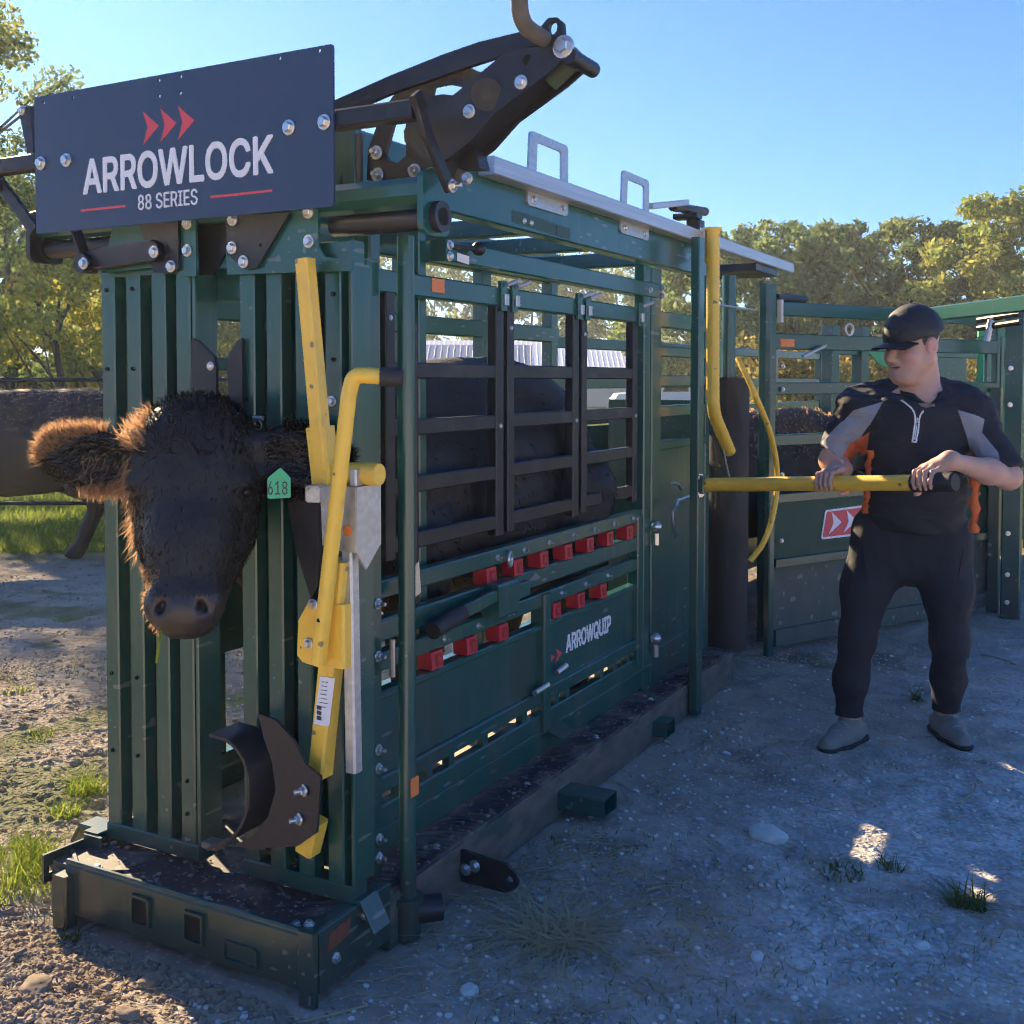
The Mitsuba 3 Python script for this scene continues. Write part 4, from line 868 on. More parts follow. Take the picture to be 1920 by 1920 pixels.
part('bolt_sleeve', MB().hollow(V(*(0.046, -0.45, 1.18)), V(*(0.041, -0.41, 1.182)), .040, .040, .006), 'm_galv', NX)
part('bolt_sleeve', MB().rod([(0.047, -0.45, 1.178), (0.035, -0.4, 1.18)], .017, 16), 'm_galv', NX, smooth=35)
part('pin_block', MB().box((0.123, -0.41, 1.239), V(*(0.143, -0.41, 1.2)) + [0, .03, 0], .004), 'm_galv', NX)
part('slide_tube', MB().hollow((0.106, -0.385, 1.042), (0.114, -0.385, 0.509), .031, .034, .003, (0, 1, 0)), 'm_galv', NX)
o = Polygon([(p[0], p[2]) for p in ((-0.028, -0.41, 0.865), (0.001, -0.41, 0.911), (0.066, -0.41, 0.904), (0.097, -0.41, 0.779), (0.029, -0.41, 0.758), (-0.016, -0.41, 0.765), (-0.033, -0.41, 0.779))])
part('bracket', MB().plate(o, (0, -.41, 0), *XZ, .010), 'm_yellow', NX)
part('bracket', MB().box((0.053, -0.43, 0.919), V(*(0.12, -0.43, 0.767)) + [0, .05, 0], .006), 'm_yellow', NX)
part('bracket', MB().box((0.07, -0.39, 0.985), V(*(0.095, -0.39, 0.903)) + [0, .03, 0], .004), 'm_yellow', NX)
bolts([(0.02, -0.419, 0.91), (0.005, -0.419, 0.813), (0.078, -0.4, 0.97)], (0, -1, 0), .012, NX)
# the black C-shaped scoops: a curved trough with a web and end lips
def scoop(pts, yo, yi, name, web):
    """pts: outline of the trough's centre line in XZ; the trough runs from y = yo (front) to yi."""
    P3 = smooth_path([(p[0], 0, p[2]) for p in pts], 6); m = MB(); t = .004
    n = unit_rows(np.cross(np.gradient(P3, axis=0), [0, 1, 0])); A = P3 + [0, yo, 0]; B = P3 + [0, yi, 0]; rings = []
    for i in range(len(P3)): rings.append(np.array([A[i] - n[i] * t, A[i] + n[i] * t, B[i] + n[i] * t, B[i] - n[i] * t]))
    m.loft(rings); part(name, m, 'm_black', NX, smooth=30)
    part(name + '_web', plate_xz(web, yo - .001, .008), 'm_black', NX)
scoop([(-0.27, -0.44, 0.562), (-0.203, -0.44, 0.553), (-0.155, -0.44, 0.509), (-0.142, -0.44, 0.44), (-0.156, -0.44, 0.374), (-0.199, -0.44, 0.316), (-0.281, -0.44, 0.268)], -.47, -.36, 'scoop',
      [(-0.106, -0.47, 0.642), (-0.05, -0.47, 0.633), (0.002, -0.47, 0.595), (0.039, -0.47, 0.541), (0.084, -0.47, 0.519), (0.071, -0.47, 0.383), (0.013, -0.47, 0.339), (-0.12, -0.47, 0.306), (-0.189, -0.47, 0.298), (-0.123, -0.47, 0.338), (-0.076, -0.47, 0.394), (-0.052, -0.47, 0.463), (-0.064, -0.47, 0.533), (-0.087, -0.47, 0.581)])
part('scoop_lip', MB().box(V(*(-0.309, -0.46, 0.28)), V(*(-0.262, -0.46, 0.263)) + [0, .04, 0], .003), 'm_runner', NX)
bolts([(0.035, -0.476, 0.478), (0.02, -0.476, 0.406)], (-.5, -1, 0), .013, NX, stud=.012)
part('upper_scoop', plate_xz([(-0.053, -0.37, 1.229), (0.005, -0.37, 1.219), (0.009, -0.37, 1.095), (0.006, -0.37, 0.944), (-0.014, -0.37, 0.915), (-0.063, -0.37, 1.044), (-0.087, -0.37, 1.162)], -.37, .03), 'm_black', NX)

# ------------------------------------------------------------------ rear pen panels
def rails_between(key, A, B, zs, mt='m_green', w=.045, posts=(), pz=1.9, pw=.06):
    A, B = V(*A, 0), V(*B, 0); u = unit(B - A); n = V(u[1], -u[0], 0); L = np.linalg.norm(B - A)
    for z0, z1 in zs: put('rail', MB().bar(A + [0, 0, (z0 + z1) / 2], B + [0, 0, (z0 + z1) / 2], w, z1 - z0, (0, 0, 1), .005), mt, key)
    for s in posts: p = A + u * s * L; put('post', MB().bar(p + n * .003 + [0, 0, -.02], p + n * .003 + [0, 0, pz], pw, pw, n, .006), mt, key)
    return u, n, L
K = 'corral_fence'; A, B = (.115, 3.25), (1.045, 5.03)
u, n, L = rails_between(K, A, B, ((1.787, 1.860), (1.610, 1.694), (1.371, 1.436), (1.100, 1.160)), posts=(.0, 1.0), pz=1.95, pw=.042)
def on_panel(name, s0, s1, z0, z1, off, t, mt, **kw):
    a = V(*A, 0) + u * s0 + n * off; b = V(*A, 0) + u * s1 + n * off
    return put(name, MB().bar(a + [0, 0, (z0 + z1) / 2], b + [0, 0, (z0 + z1) / 2], t, z1 - z0, (0, 0, 1), .002), mt, K, **kw)
on_panel('sheet', .03, L - .03, .06, .83, .0, .006, 'm_sheet_dirty')
on_panel('rib', .03, L - .03, .455, .500, .012, .03, 'm_green'); on_panel('rib', .03, L - .03, .800, .845, .012, .03, 'm_green')
on_panel('rib', .03, L - .03, .035, .125, .014, .03, 'm_sheet_dirty')
for s, z in ((.06, 1.52), (.06, 1.40), (.06, .95), (.06, .60), (L - .2, .75), (L - .22, .62), (L - .08, .42), (L - .08, .36)): put('bolt', MB().bolt(V(*A, z) + u * s + n * .034, n, .011, .01), 'm_zinc', K)
put('label_plate', MB().plate([(.05, 1.625), (.155, 1.625), (.155, 1.665), (.05, 1.665)], V(*A, 0) + n * .0245, u, (0, 0, 1), .001), 'm_decal_orange', K)
sg = fresh(K + '__arrow_sign'); sO = V(*A, 0) + n * .006
put('border', MB().plate(Polygon([(.40, .575), (.86, .575), (.885, .745), (.435, .735)]).buffer(-.015).buffer(.015), sO, u, (0, 0, 1), .003), 'm_decal_white', sg)
put('face', MB().plate(Polygon([(.412, .587), (.85, .587), (.872, .733), (.445, .724)]).buffer(-.012).buffer(.012), sO + n * .002, u, (0, 0, 1), .003), 'm_decal_red', sg)
m = MB()
for k in range(3):
    s = .46 + .125 * k; m.plate([(s, .600), (s + .105, .660), (s + .022, .722), (s + .040, .660)], sO + n * .004, u, (0, 0, 1), .003)
put('arrows', m, 'm_decal_white', sg); labels[sg] = {'label': 'red sign with white arrows on the pen sheet'}
put('rod', MB().rod([(0.13, 3.294, 1.882), (0.2, 3.613, 1.892)], .022, 12), 'm_black', K, smooth=35)
put('hanger', MB().bar((0.16, 3.266, 1.868), (0.16, 3.27, 1.749), .03, .03, (0, 1, 0)), 'm_alu', K)
put('ring', MB().ring((0.45, 3.587, 1.719), n, .03, .006, 20, 6), 'm_zinc', K, smooth=35)
put('chain_bar', MB().rod([(0.25, 3.387, 1.574), (0.33, 3.56, 1.634)], .008, 8), 'm_zinc', K, smooth=35)
tag(K, 'green pen panel behind the man with a muddy solid sheet and red arrow sign', 'livestock panel')
K2 = 'corral_gateway'; a, b = V(*(0.548, 4.613, 1.868)), V(*(1.343, 3.451, 1.865))
put('beam', MB().bar(a - [0, 0, .04], b - [0, 0, .04], .06, .08, (0, 0, 1), .006), 'm_green', K2)
put('label_plate', MB().bar(*(lambda d: (a + d * .38 + V(.02, -.034, -.028), a + d * .55 + V(.02, -.034, -.028)))(b - a), .003, .04, (0, 0, 1), .0005), 'm_decal_white', K2)
c = V(*(1.168, 4.876, 1.45)); put('post', MB().bar((c[0], c[1], 0), (c[0], c[1], 1.86), .11, .11, (0, 1, 0), .008), 'm_green', K2)
c = V(*(1.057, 4.986, 1.45)); put('post', MB().bar((c[0], c[1], 0), (c[0], c[1], 1.40), .07, .07, (0, 1, 0), .006), 'm_green', K2)
for z in (0, -.045): put('latch', MB().rod([V(*(1.031, 4.189, 1.784)) + [0, 0, z], V(*(1.262, 3.974, 1.804)) + [0, 0, z]], .018, 10), 'm_black', K2, smooth=35)
put('pin', MB().rod([(1.101, 4.113, 1.778), (1.082, 4.098, 1.661)], .018, 10), 'm_alu', K2, smooth=35)
for z in (.52, .27, .10, 1.52, 1.30): c = V(*(1.154, 4.788, 1.45)); put('bolt', MB().bolt((c[0], c[1], z), (.3, -1, 0), .013, .012), 'm_zinc', K2)
tag(K2, 'green overhead beam and end posts of the pen at the right edge', 'livestock frame')
K3 = 'corral_fence_001'
a, b = (-0.01, 5.203, 1.45), (1.076, 8.07, 1.45)
rails_between(K3, a[:2], b[:2], ((1.36, 1.42), (1.62, 1.72), (1.05, 1.11), (.75, .81)), posts=(.0, .12, .72, .80, 1.0), pz=1.82, pw=.09)
A2, B2 = V(*a[:2], 0), V(*b[:2], 0); u2 = unit(B2 - A2); n2 = V(u2[1], -u2[0], 0)
put('sheet', MB().bar(A2 + [0, 0, .45] , B2 + [0, 0, .45], .006, .75, (0, 0, 1), .001), 'm_green', K3)
put('sheet', MB().bar(A2 + u2 * .9 + [0, 0, 1.52], A2 + u2 * 1.9 + [0, 0, 1.52], .006, .5, (0, 0, 1), .001), 'm_green', K3)
put('gusset', MB().plate([(.38, 1.66), (.85, 1.66), (.85, 1.50), (.55, 1.56)], A2 + n2 * .04, u2, (0, 0, 1), .01), 'm_green_sunlit', K3)  # sunlight on the far panel put into the green
c = V(*(0.81, 6.56, 1.45)) * [1, 1, 0]; put('hoop', MB().bar(c + [0, 0, .3], c + [0, 0, 1.77], .05, .05, (0, 1, 0)).bar(c + [-.02, 0, 1.80], c + V(.25, .1, 1.80), .05, .05), 'm_green_sunlit', K3)
tag(K3, 'far green pen panel with solid sheets seen past the head of the man', 'livestock panel')

K4 = 'corral_fence_002'  # alley panel added to keep sun off the ground by the pen
u4, n4, L4 = rails_between(K4, (-.92, 2.72), (-.55, 7.2), ((1.20, 1.27), (1.40, 1.46), (1.62, 1.68)), posts=(.0, .25, .5, .75, 1.0), pz=1.72)
put('sheet', MB().bar(V(-.92, 2.72, .61), V(-.55, 7.2, .61), .006, 1.16, (0, 0, 1), .001), 'm_green', K4)
tag(K4, 'green alley panel added on the far side of the pen to block the low sun', 'livestock panel')

# ------------------------------------------------------------------ cattle
def strands(pts, dirs, length, width, rnd, bend=.3, jit=.35):
    """Thin tapering two-segment hairs."""
    n = len(pts); d = unit_rows(dirs + jit * rnd.normal(size=(n, 3))); L = length * (.6 + .8 * rnd.random((n, 1)))
    s = unit_rows(np.cross(d, rnd.normal(size=(n, 3)))); w = width * (.7 + .6 * rnd.random((n, 1)))
    mid = pts + d * L * .55; d2 = unit_rows(d + bend * rnd.normal(size=(n, 3)) + [0, 0, -.25]); tip = mid + d2 * L * .45
    v = np.stack([pts - s * w / 2, pts + s * w / 2, mid - s * w * .35, mid + s * w * .35, tip], 1).reshape(-1, 3)
    b = np.arange(n)[:, None] * 5
    return v, np.vstack([b + [0, 1, 3], b + [0, 3, 2], b + [2, 3, 4]])
def surface_points(mesh, sel, n, rnd):
    """Random points on the faces chosen by sel(centres), with their normals."""
    c = mesh.triangles_center; k = np.nonzero(sel(c))[0]; a = mesh.area_faces[k]
    k = rnd.choice(k, n, p=a / a.sum()); t = mesh.triangles[k]; r = rnd.random((n, 2)); f = r.sum(1) > 1; r[f] = 1 - r[f]
    return t[:, 0] + (t[:, 1] - t[:, 0]) * r[:, :1] + (t[:, 2] - t[:, 0]) * r[:, 1:], mesh.face_normals[k]
hr = np.random.default_rng(21)

# --- the animal in the chute: body behind the bars, neck through the gate, head turned to the camera
O = V(-.234, -.55, 1.372); an = math.radians(36); E_ = V(math.cos(an), math.sin(an), 0); G_ = V(math.sin(an), -math.cos(an), 0); Z_ = V(0, 0, 1)
def hd(e, g, z): return O + E_ * e * .97 + G_ * g + Z_ * z * .845
fd = Field((-.98, -.82, .0), (.22, 2.05, 1.60), .011)
fd.ax = [np.arange(-.98, .22, .0085), np.concatenate([np.arange(-.82, -.28, .0085), np.arange(-.28, 2.05, .018)]), np.concatenate([np.arange(.05, .78, .018), np.arange(.78, 1.62, .0085)])]
fd.F = np.full([len(a) for a in fd.ax], 1.0, np.float32)
fd.ell((-.40, .95, 1.12), (.30, .80, .36), k=.08).ell((-.40, .35, 1.10), (.25, .42, .36), k=.12).ell((-.40, 1.35, 1.19), (.27, .42, .30), k=.12).ell((-.40, .95, 1.30), (.16, .60, .22), k=.12).ell((-.40, .9, .92), (.29, .6, .27), k=.1)
for sx in (-.17, .17):
    fd.chain([(-.40 + sx, .42, .95), (-.40 + sx, .40, .62), (-.40 + sx * .9, .42, .36), (-.40 + sx * .9, .40, .14)], [.13, .085, .055, .06], k=.05)
    fd.chain([(-.40 + sx, 1.50, 1.00), (-.40 + sx * 1.1, 1.36, .68), (-.40 + sx, 1.62, .46), (-.40 + sx, 1.58, .14)], [.20, .11, .058, .062], k=.05)
fd.chain([(-.38, .30, 1.16), (-.375, -.02, 1.18), (-.37, -.30, 1.22), hd(0, -.09, -.13)], [.27, .20, .16, .145], k=.07, flat=((1, 0, 0), .62))
fd.chain([(-.38, .25, .92), (-.375, -.05, .96), (-.37, -.28, 1.06)], [.20, .15, .11], k=.08, flat=((1, 0, 0), .6))
# skull, forehead, face, muzzle, jaw
fd.ell(hd(0, -.055, -.105), (.150, .13, .105), (E_, G_, Z_), .05).ell(hd(0, -.02, -.20), (.150, .105, .155), (E_, G_, Z_), .05)
fd.ell(hd(0, -.06, -.03), (.085, .075, .045), (E_, G_, Z_), .05)
fd.chain([hd(0, .0, -.24), hd(0, .062, -.36), hd(0, .115, -.475)], [.118, .096, .080], k=.05)
for s in (-1, 1):
    fd.chain([hd(s * .088, -.075, -.24), hd(s * .078, -.03, -.35), hd(s * .045, .055, -.50)], [.062, .055, .042], k=.05)
    fd.ell(hd(s * .122, .028, -.195), (.032, .034, .024), (E_, G_, Z_), .03)                     # brow
    fd.ell(hd(s * .044, .155, -.505), (.042, .040, .042), (E_, G_, Z_), .03)                    # nostril wings
fd.ell(hd(0, .150, -.525), (.078, .060, .056), (E_, G_, Z_), .03).ell(hd(0, .105, -.572), (.068, .070, .034), (E_, G_, Z_), .025)
for s in (-1, 1):
    fd.carve(hd(s * .046, .196, -.510), (.011, .022, .018), (unit(E_ + s * .5 * Z_), G_, unit(Z_ - s * .5 * E_)), .012)
    fd.carve(hd(s * .139, .040, -.222), (.020, .016, .012), (E_, G_, Z_), .012)
# ears: root tube then a broad cupped leaf
EARL = [hd(-.13, -.07, -.095), hd(-.205, -.075, -.120), hd(-.285, -.055, -.145), hd(-.345, -.03, -.165)]
EARR = [hd(.13, -.05, -.105), hd(.205, -.02, -.115), hd(.280, .005, -.150), hd(.335, .03, -.195)]
up_e = unit(Z_ + .15 * E_)
for ear in (EARL, EARR):
    fd.cap(ear[0], ear[1], .042, .046, .03)
    k_ = 1.0 if ear is EARL else 1.16; fd.ell((ear[1] + ear[2]) / 2, (.105, .028, .066 * k_), (ear[2] - ear[1], G_, up_e), .03); fd.ell(ear[2], (.078, .022, .056 * k_), (ear[3] - ear[2], G_, up_e), .02)
    fd.carve((ear[1] + ear[2]) / 2 + G_ * .030, (.085, .018, .042), (ear[2] - ear[1], G_, up_e), .02)
fd.rough(lambda p: .007 * (meshkit.fbm(p * 28, 3, 5) - .5) + .02 * (meshkit.fbm(p * 6, 2, 6) - .5) * (p[:, 1] > -.2))
CW = 'black_cow'
cow = fd.mesh()
put('body', cow, 'm_fur', CW, smooth=True)
tag(CW, 'black cow held in the chute, head through the gate, green ear tag', 'cow')
loc = lambda c: np.stack([(c - O) @ E_, (c - O) @ G_, (c - O) @ Z_], 1)
def sel_ear(side):
    def f(c):
        q = loc(c); return (q[:, 0] * side > .17) & (c[:, 1] < -.15) & (q[:, 2] > -.26)
    return f
for side, ear, col in ((-1, EARL, 'm_hair_rimlit'), (1, EARR, 'm_hair_dark')):  # sunward ear gets the rim-lit colour, the other stays dark
    mid = (ear[1] + ear[2]) / 2
    p, nn = surface_points(cow, sel_ear(side), 9000, hr); q = p - mid
    ea = unit(ear[3] - ear[1]); rim = np.hypot((q @ ea) / .125, (q @ unit(np.cross(G_, ea))) / .060) > .97; p, nn, q = p[rim], nn[rim], q[rim]; ow = unit_rows((q @ ea)[:, None] * ea / .125 ** 2 + (q - (q @ ea)[:, None] * ea) / .06 ** 2)
    put('ear_hair', strands(p, ow * 1.0 + nn * .2 + Z_ * -.15, .029, .0021, hr), col, CW, label='ear fringe hair coloured brown for its backlit rim' if side < 0 else None, kind='stuff')
    p, nn = surface_points(cow, sel_ear(side), 2500, hr)
    put('ear_hair', strands(p, nn * .45 + E_ * side * .8 + Z_ * -.2, .020, .002, hr), 'm_hair_dark', CW, kind='stuff')
p, nn = surface_points(cow, lambda c: (lambda q: (q[:, 0] < -.13) & (q[:, 0] > -.27) & (q[:, 2] < -.10) & (c[:, 1] < -.1))(loc(c)), 500, hr)
put('ear_hair', strands(p, nn * .3 - Z_ * .9 - E_ * .2, .040, .0022, hr), 'm_hair_rimlit', CW, kind='stuff')
p, nn = surface_points(cow, lambda c: (lambda q: (q[:, 2] > -.10) & (np.abs(q[:, 0]) < .14) & (c[:, 1] < -.25))(loc(c)), 2600, hr)
put('poll_hair', strands(p, nn * .5 + Z_ * .25 - E_ * .1, .020, .0022, hr), 'm_hair_dark', CW, kind='stuff')
p, nn = surface_points(cow, lambda c: (lambda q: (q[:, 2] > -.09) & (q[:, 0] < -.10) & (q[:, 0] > -.17) & (c[:, 1] < -.25))(loc(c)), 420, hr)
put('poll_hair', strands(p, nn * .5 + Z_ * .5 - E_ * .35, .036, .0024, hr), 'm_hair_rimlit', CW, label='poll tuft coloured brown for the sunlight on it', kind='stuff')  # rim sunlight put into the tuft colour
p, nn = surface_points(cow, lambda c: (lambda q: (q[:, 2] < -.05) & (q[:, 2] > -.405) & (np.abs(q[:, 0]) < .2) & (c[:, 1] < -.35))(loc(c)), 9000, hr)
put('face_hair', strands(p, nn * .14 - Z_ * .95, .010, .0016, hr, jit=.2), 'm_hair_dark', CW, kind='stuff')
p, nn = surface_points(cow, lambda c: (lambda q: (q[:, 2] < -.35) & (q[:, 2] > -.50) & (q[:, 0] < -.05) & (q[:, 1] < .17) & (c[:, 1] < -.35))(loc(c)), 700, hr)
put('muzzle_hair', strands(p, nn * .7 - Z_ * .6, .013, .0016, hr), 'm_hair_tan', CW, label='muzzle side hair coloured pale for the light it catches', kind='stuff')  # pale on the sunward side only, light put into the colour
p, nn = surface_points(cow, lambda c: c[:, 1] > -.1, 6000, hr); put('coat_hair', strands(p, nn * .2 + V(0, .5, -.8), .022, .0035, hr), 'm_hair_dark', CW, kind='stuff')
# moist nose pad laid over the muzzle front, and the eyes
c = cow.triangles_center; q = loc(c); k = (q[:, 1] > .165) & (q[:, 2] < -.405) & (q[:, 2] > -.492) & (np.abs(q[:, 0]) < .06 + .2 * (q[:, 2] + .492)) & (c[:, 1] < -.45)
sub = cow.submesh([np.nonzero(k)[0]], append=True); sub.vertices += sub.vertex_normals * .0012; put('nose_pad', sub, 'm_muzzle', CW, smooth=True)
for s in (-1, 1): put('eye', MB().ball(hd(s * .130, .030, -.222), .016, 3), 'm_eye', CW, smooth=True)
put('grass_stem', MB().rod(smooth_path([hd(-.05, .17, -.555), hd(-.052, .185, -.60), hd(-.06, .18, -.66)], 4), .003, 5), 'm_grass', CW)
tk = V(*(0.005, -0.52, 1.21)); TG = unit(V(.55, -.83, 0)); TE = unit(V(.83, .55, 0))
tgk = fresh(CW + '__ear_tag')
put('plate', MB().plate(Polygon([(-.027, -.036), (.026, -.034), (.026, .012), (.003, .037), (-.027, .012)]).buffer(-.004).buffer(.004), tk, TE, (0, 0, 1), .003), 'm_tag', tgk)
w = text_mesh('618', .030, .001, .006); wv = np.array(w.vertices); wv[:, 0] = (wv[:, 0] - wv[:, 0].mean()) * .62
put('number', MB().add(tk + wv[:, :1] * TE + (wv[:, 1:2] - .026) * Z_ + (wv[:, 2:] + .0018) * -np.cross(Z_, TE) * 1.0, w.faces), 'm_decal_ink', tgk); labels[tgk] = {'label': 'green ear tag numbered 618'}

# --- other cattle: one body shape in local axes (x forward, y left, z up), then placed
def cow_shape(head, walk=0.0, seed=0):
    f = Field((-1.05, -.40, -.02), (1.75, .40, 1.62), .02)
    f.ell((.0, 0, .88), (.88, .30, .37), k=.1).ell((.05, 0, .74), (.62, .27, .22), k=.1).ell((-.60, 0, 1.00), (.36, .26, .30), k=.12).ell((.55, 0, .95), (.38, .27, .36), k=.12).ell((0, 0, 1.12), (.75, .13, .17), k=.12)
    for sy, dx in ((-.15, walk), (.15, -walk)):
        f.chain([(-.66, sy, .85), (-.54 + dx * .4, sy, .62), (-.80 + dx * .65, sy, .44), (-.72 + dx, sy, .09)], [.20, .125, .066, .052], k=.06); f.chain([(-.72 + dx, sy, .09), (-.69 + dx, sy, .05), (-.655 + dx, sy, .028)], [.055, .060, .055], k=.012)
        f.chain([(.58, sy, .80), (.60 - dx * .5, sy, .55), (.60 - dx * .6, sy, .33), (.56 - dx, sy, .07)], [.14, .075, .044, .036], k=.045); f.chain([(.56 - dx, sy, .08), (.59 - dx, sy, .05), (.62 - dx, sy, .028)], [.040, .046, .044], k=.012)
    f.cut((0, 0, .0), (0, 0, -1))
    f.chain([(.70, 0, 1.02), (1.02, 0, 1.06), (1.25, 0, head)], [.26, .17, .13], k=.08)
    f.chain([(1.25, 0, head), (1.42, 0, head - .10), (1.60, 0, head - .30)], [.125, .105, .075], k=.05)
    for s in (-1, 1): f.ell((1.20, s * .20, head + .03), (.04, .10, .045), k=.03)
    f.rough(lambda p: .02 * (meshkit.fbm(p * 9, 3, seed) - .5) + .03 * (meshkit.fbm(p * 3 + 2, 2, seed) - .5))
    return f.mesh()
def place(m, pos, fwd, s=1.0, lift=0.0):
    m = m.copy(); fw = unit(V(*fwd, 0)); lf = V(-fw[1], fw[0], 0); v = np.array(m.vertices) * s
    m.vertices = V(pos[0], pos[1], lift) + v[:, :1] * fw + v[:, 1:2] * lf + v[:, 2:] * V(0, 0, 1); return m
def add_cow(pos, fwd, s, head, walk, label, seed, mt='m_fur'):
    key = fresh('black_cow'); m = place(cow_shape(head, walk, seed), pos, fwd, s)
    put('body', m, mt, key, smooth=True)
    fw = unit(V(*fwd, 0)); b = V(pos[0], pos[1], 0) - fw * .93 * s + V(0, 0, 1.08 * s)
    t = smooth_path([b, b - fw * .05 + V(0, 0, -.10), b - fw * .06 + V(0, 0, -.45), b - fw * .03 + V(0, 0, -.72)], 4); put('tail', MB().rod(t, np.linspace(.035, .012, len(t)), 8), mt, key, smooth=True)
    e = t[-1]; p = np.tile(e, (160, 1)) + hr.normal(size=(160, 3)) * .012; put('tail_switch', strands(p, np.tile([0, 0, -1.0], (160, 1)), .16, .006, hr, jit=.15), 'm_hair_tan', key, kind='stuff')
    p, nn = surface_points(m, lambda c: c[:, 2] > 1.0 * s, 2200, hr); put('back_hair', strands(p, nn * .7 - fw * .8, .03, .006, hr), 'm_hair_rimlit', key, kind='stuff')  # brown strands paint the rim light along the back
    tag(key, label, 'cow')
Rw = V(.8788, .4768); 
add_cow((-6.05, 3.32), (-Rw[0], -Rw[1]), 1.06, .95, .24, 'black cow standing side-on in the sun at the left edge', 31)
add_cow((-.30, 4.05), (.463, .886), .97, 1.0, .05, 'brown-backed black cow in the pen between the chute and the man', 32, 'm_fur_brown')
add_cow((.15, 5.9), (.463, .886), .95, .95, .1, 'dark cow further back in the pen, mostly hidden by the man', 33)

# ------------------------------------------------------------------ the man working the lever
PM, PU, PW = V(.965, 2.06, 0), V(.987, .16, 0), V(.16, -.987, 0)     # standing place, his left-hand side, the way he faces
def pl(a, b, z): return PM + PU * a + PW * b + V(0, 0, z)
def hand(fd, t, along, wrist, wr):
    """Four fingers and a thumb closed round the lever at t along it."""
    c = L0 + (L1 - L0) * t; ru = unit(V(0, 0, 1) - Lu * Lu[2]); rf = unit(PW - Lu * (Lu @ PW))
    D = lambda s, th, r: c + Lu * s + (ru * math.cos(math.radians(th)) + rf * math.sin(math.radians(th))) * r
    W = D(*wrist); kn = []
    for j in range(4):
        s = (-.036 + .024 * j) * along; g = (0, .003, .002, -.004)[j]; th = (-6, 0, 0, -8)[j]
        k = D(s, -28 + th, .060 + g); kn.append(k)
        fd.chain([k, D(s * .95, 38 + th, .050 + g), D(s * .92, 86 + th, .0435), D(s * .9, 122 + th, .0405)], [.0112, .0096, .0088, .0074], k=.004)
        fd.cap(W, k, .024, .0125, .018)
    fd.cap((kn[0] + W) / 2, (kn[3] + W) / 2, .018, .018, .02)
    th0 = D(-.020 * along, -70, .060); fd.chain([W + (th0 - W) * .3, th0, D(-.050 * along, -105, .052), D(-.058 * along, -150, .044), D(-.050 * along, -185, .041)], [.019, .016, .0125, .011, .009], k=.012)
    return W
zz = np.concatenate([np.arange(.02, 1.0, .010), np.arange(1.0, 1.16, .0045), np.arange(1.16, 1.42, .010), np.arange(1.42, 1.78, .0055)])
bd = Field((.55, 1.50, 0), (1.50, 2.45, 1.8), .0062, zz)
HC = pl(.040, .035, 1.582); HF = unit(-.69 * PU + .70 * PW + V(0, 0, -.12)); HS = unit(np.cross(V(0, 0, 1), HF)); HS = HS if HS @ PW > 0 else -HS; HZ = np.cross(HS, HF); HZ = HZ if HZ[2] > 0 else -HZ
AX = (HF, HS, HZ)
def hp(f, s, z): return HC + (HF * f + HS * s + HZ * z) * 1.06
bd.ell(hp(-.012, 0, .035), (.102, .082, .098), AX, .02).ell(hp(.022, 0, -.035), (.078, .070, .080), AX, .04).ell(hp(.050, 0, -.085), (.046, .048, .038), AX, .03)
for s in (-1, 1):
    bd.cap(hp(-.005, s * .062, -.050), hp(.062, s * .026, -.105), .026, .022, .03)
    bd.ell(hp(.062, s * .042, -.035), (.030, .030, .030), AX, .03)
    bd.ell(hp(.081, s * .030, .018), (.016, .026, .009), AX, .018)
    bd.carve(hp(.098, s * .032, -.003), (.015, .019, .010), AX, .012); bd.ell(hp(.075, s * .032, -.003), (.015, .018, .010), AX, .004)
    bd.ell(hp(-.012, s * .083, -.004), (.030, .010, .036), (HF, HS, HZ), .008); bd.carve(hp(-.006, s * .096, -.002), (.016, .010, .020), AX, .006)
    bd.ell(hp(.101, s * .014, -.042), (.012, .010, .009), AX, .008)
bd.cap(hp(.090, 0, .008), hp(.116, 0, -.036), .010, .0140, .014)
bd.ell(hp(.094, 0, -.060), (.014, .026, .008), AX, .012).ell(hp(.088, 0, -.080), (.014, .022, .009), AX, .012).carve(hp(.106, .002, -.0695), (.022, .024, .0045), AX, .004)
bd.ell(hp(.078, 0, -.106), (.022, .026, .018), AX, .02).ell(hp(.03, 0, -.115), (.055, .050, .030), AX, .03)
bd.cap(hp(-.035, 0, -.06), pl(.085, -.005, 1.36), .062, .070, .03)
bd.cap(pl(-.13, -.01, 1.34), pl(.24, -.01, 1.32), .07, .07, .05).ell(pl(.055, 0, 1.15), (.17, .10, .26), (PU, PW, Z_), .05).ell(pl(.05, 0, .92), (.16, .10, .16), (PU, PW, Z_), .05)
SHL, ELL = pl(-.165, -.01, 1.325), pl(-.262, .00, 1.125); SHR, ELR = pl(.268, -.01, 1.300), pl(.385, .10, 1.085)
tL, tR = .553, .915
WL = hand(bd, tL, -1, (.004, -62, .100), 0); WR = hand(bd, tR, 1, (.052, -42, .098), 0)
for sh, el, wr in ((SHL, ELL, WL), (SHR, ELR, WR)):
    m1 = el + (wr - el) * .35
    bd.cap(sh, el, .058, .045, .03); bd.chain([el, m1, wr], [.043, .045, .027], k=.03)
kL, aL, kR, aR = pl(-.150, .07, .43), pl(-.178, .02, .085), pl(.190, .02, .43), pl(.188, -.20, .085)
bd.chain([pl(-.05, 0, .86), kL, aL], [.09, .06, .042], k=.04).chain([pl(.15, 0, .86), kR, aR], [.09, .06, .042], k=.04)
for an_, tx in ((aL, (-.085, .16)), (aR, (.07, .17))): bd.cap(an_ - [0, 0, .035], an_ + PU * tx[0] * .45 + PW * tx[1] * .45 - V(0, 0, .05), .026, .020, .02)
PK = 'person'; body = bd.mesh()
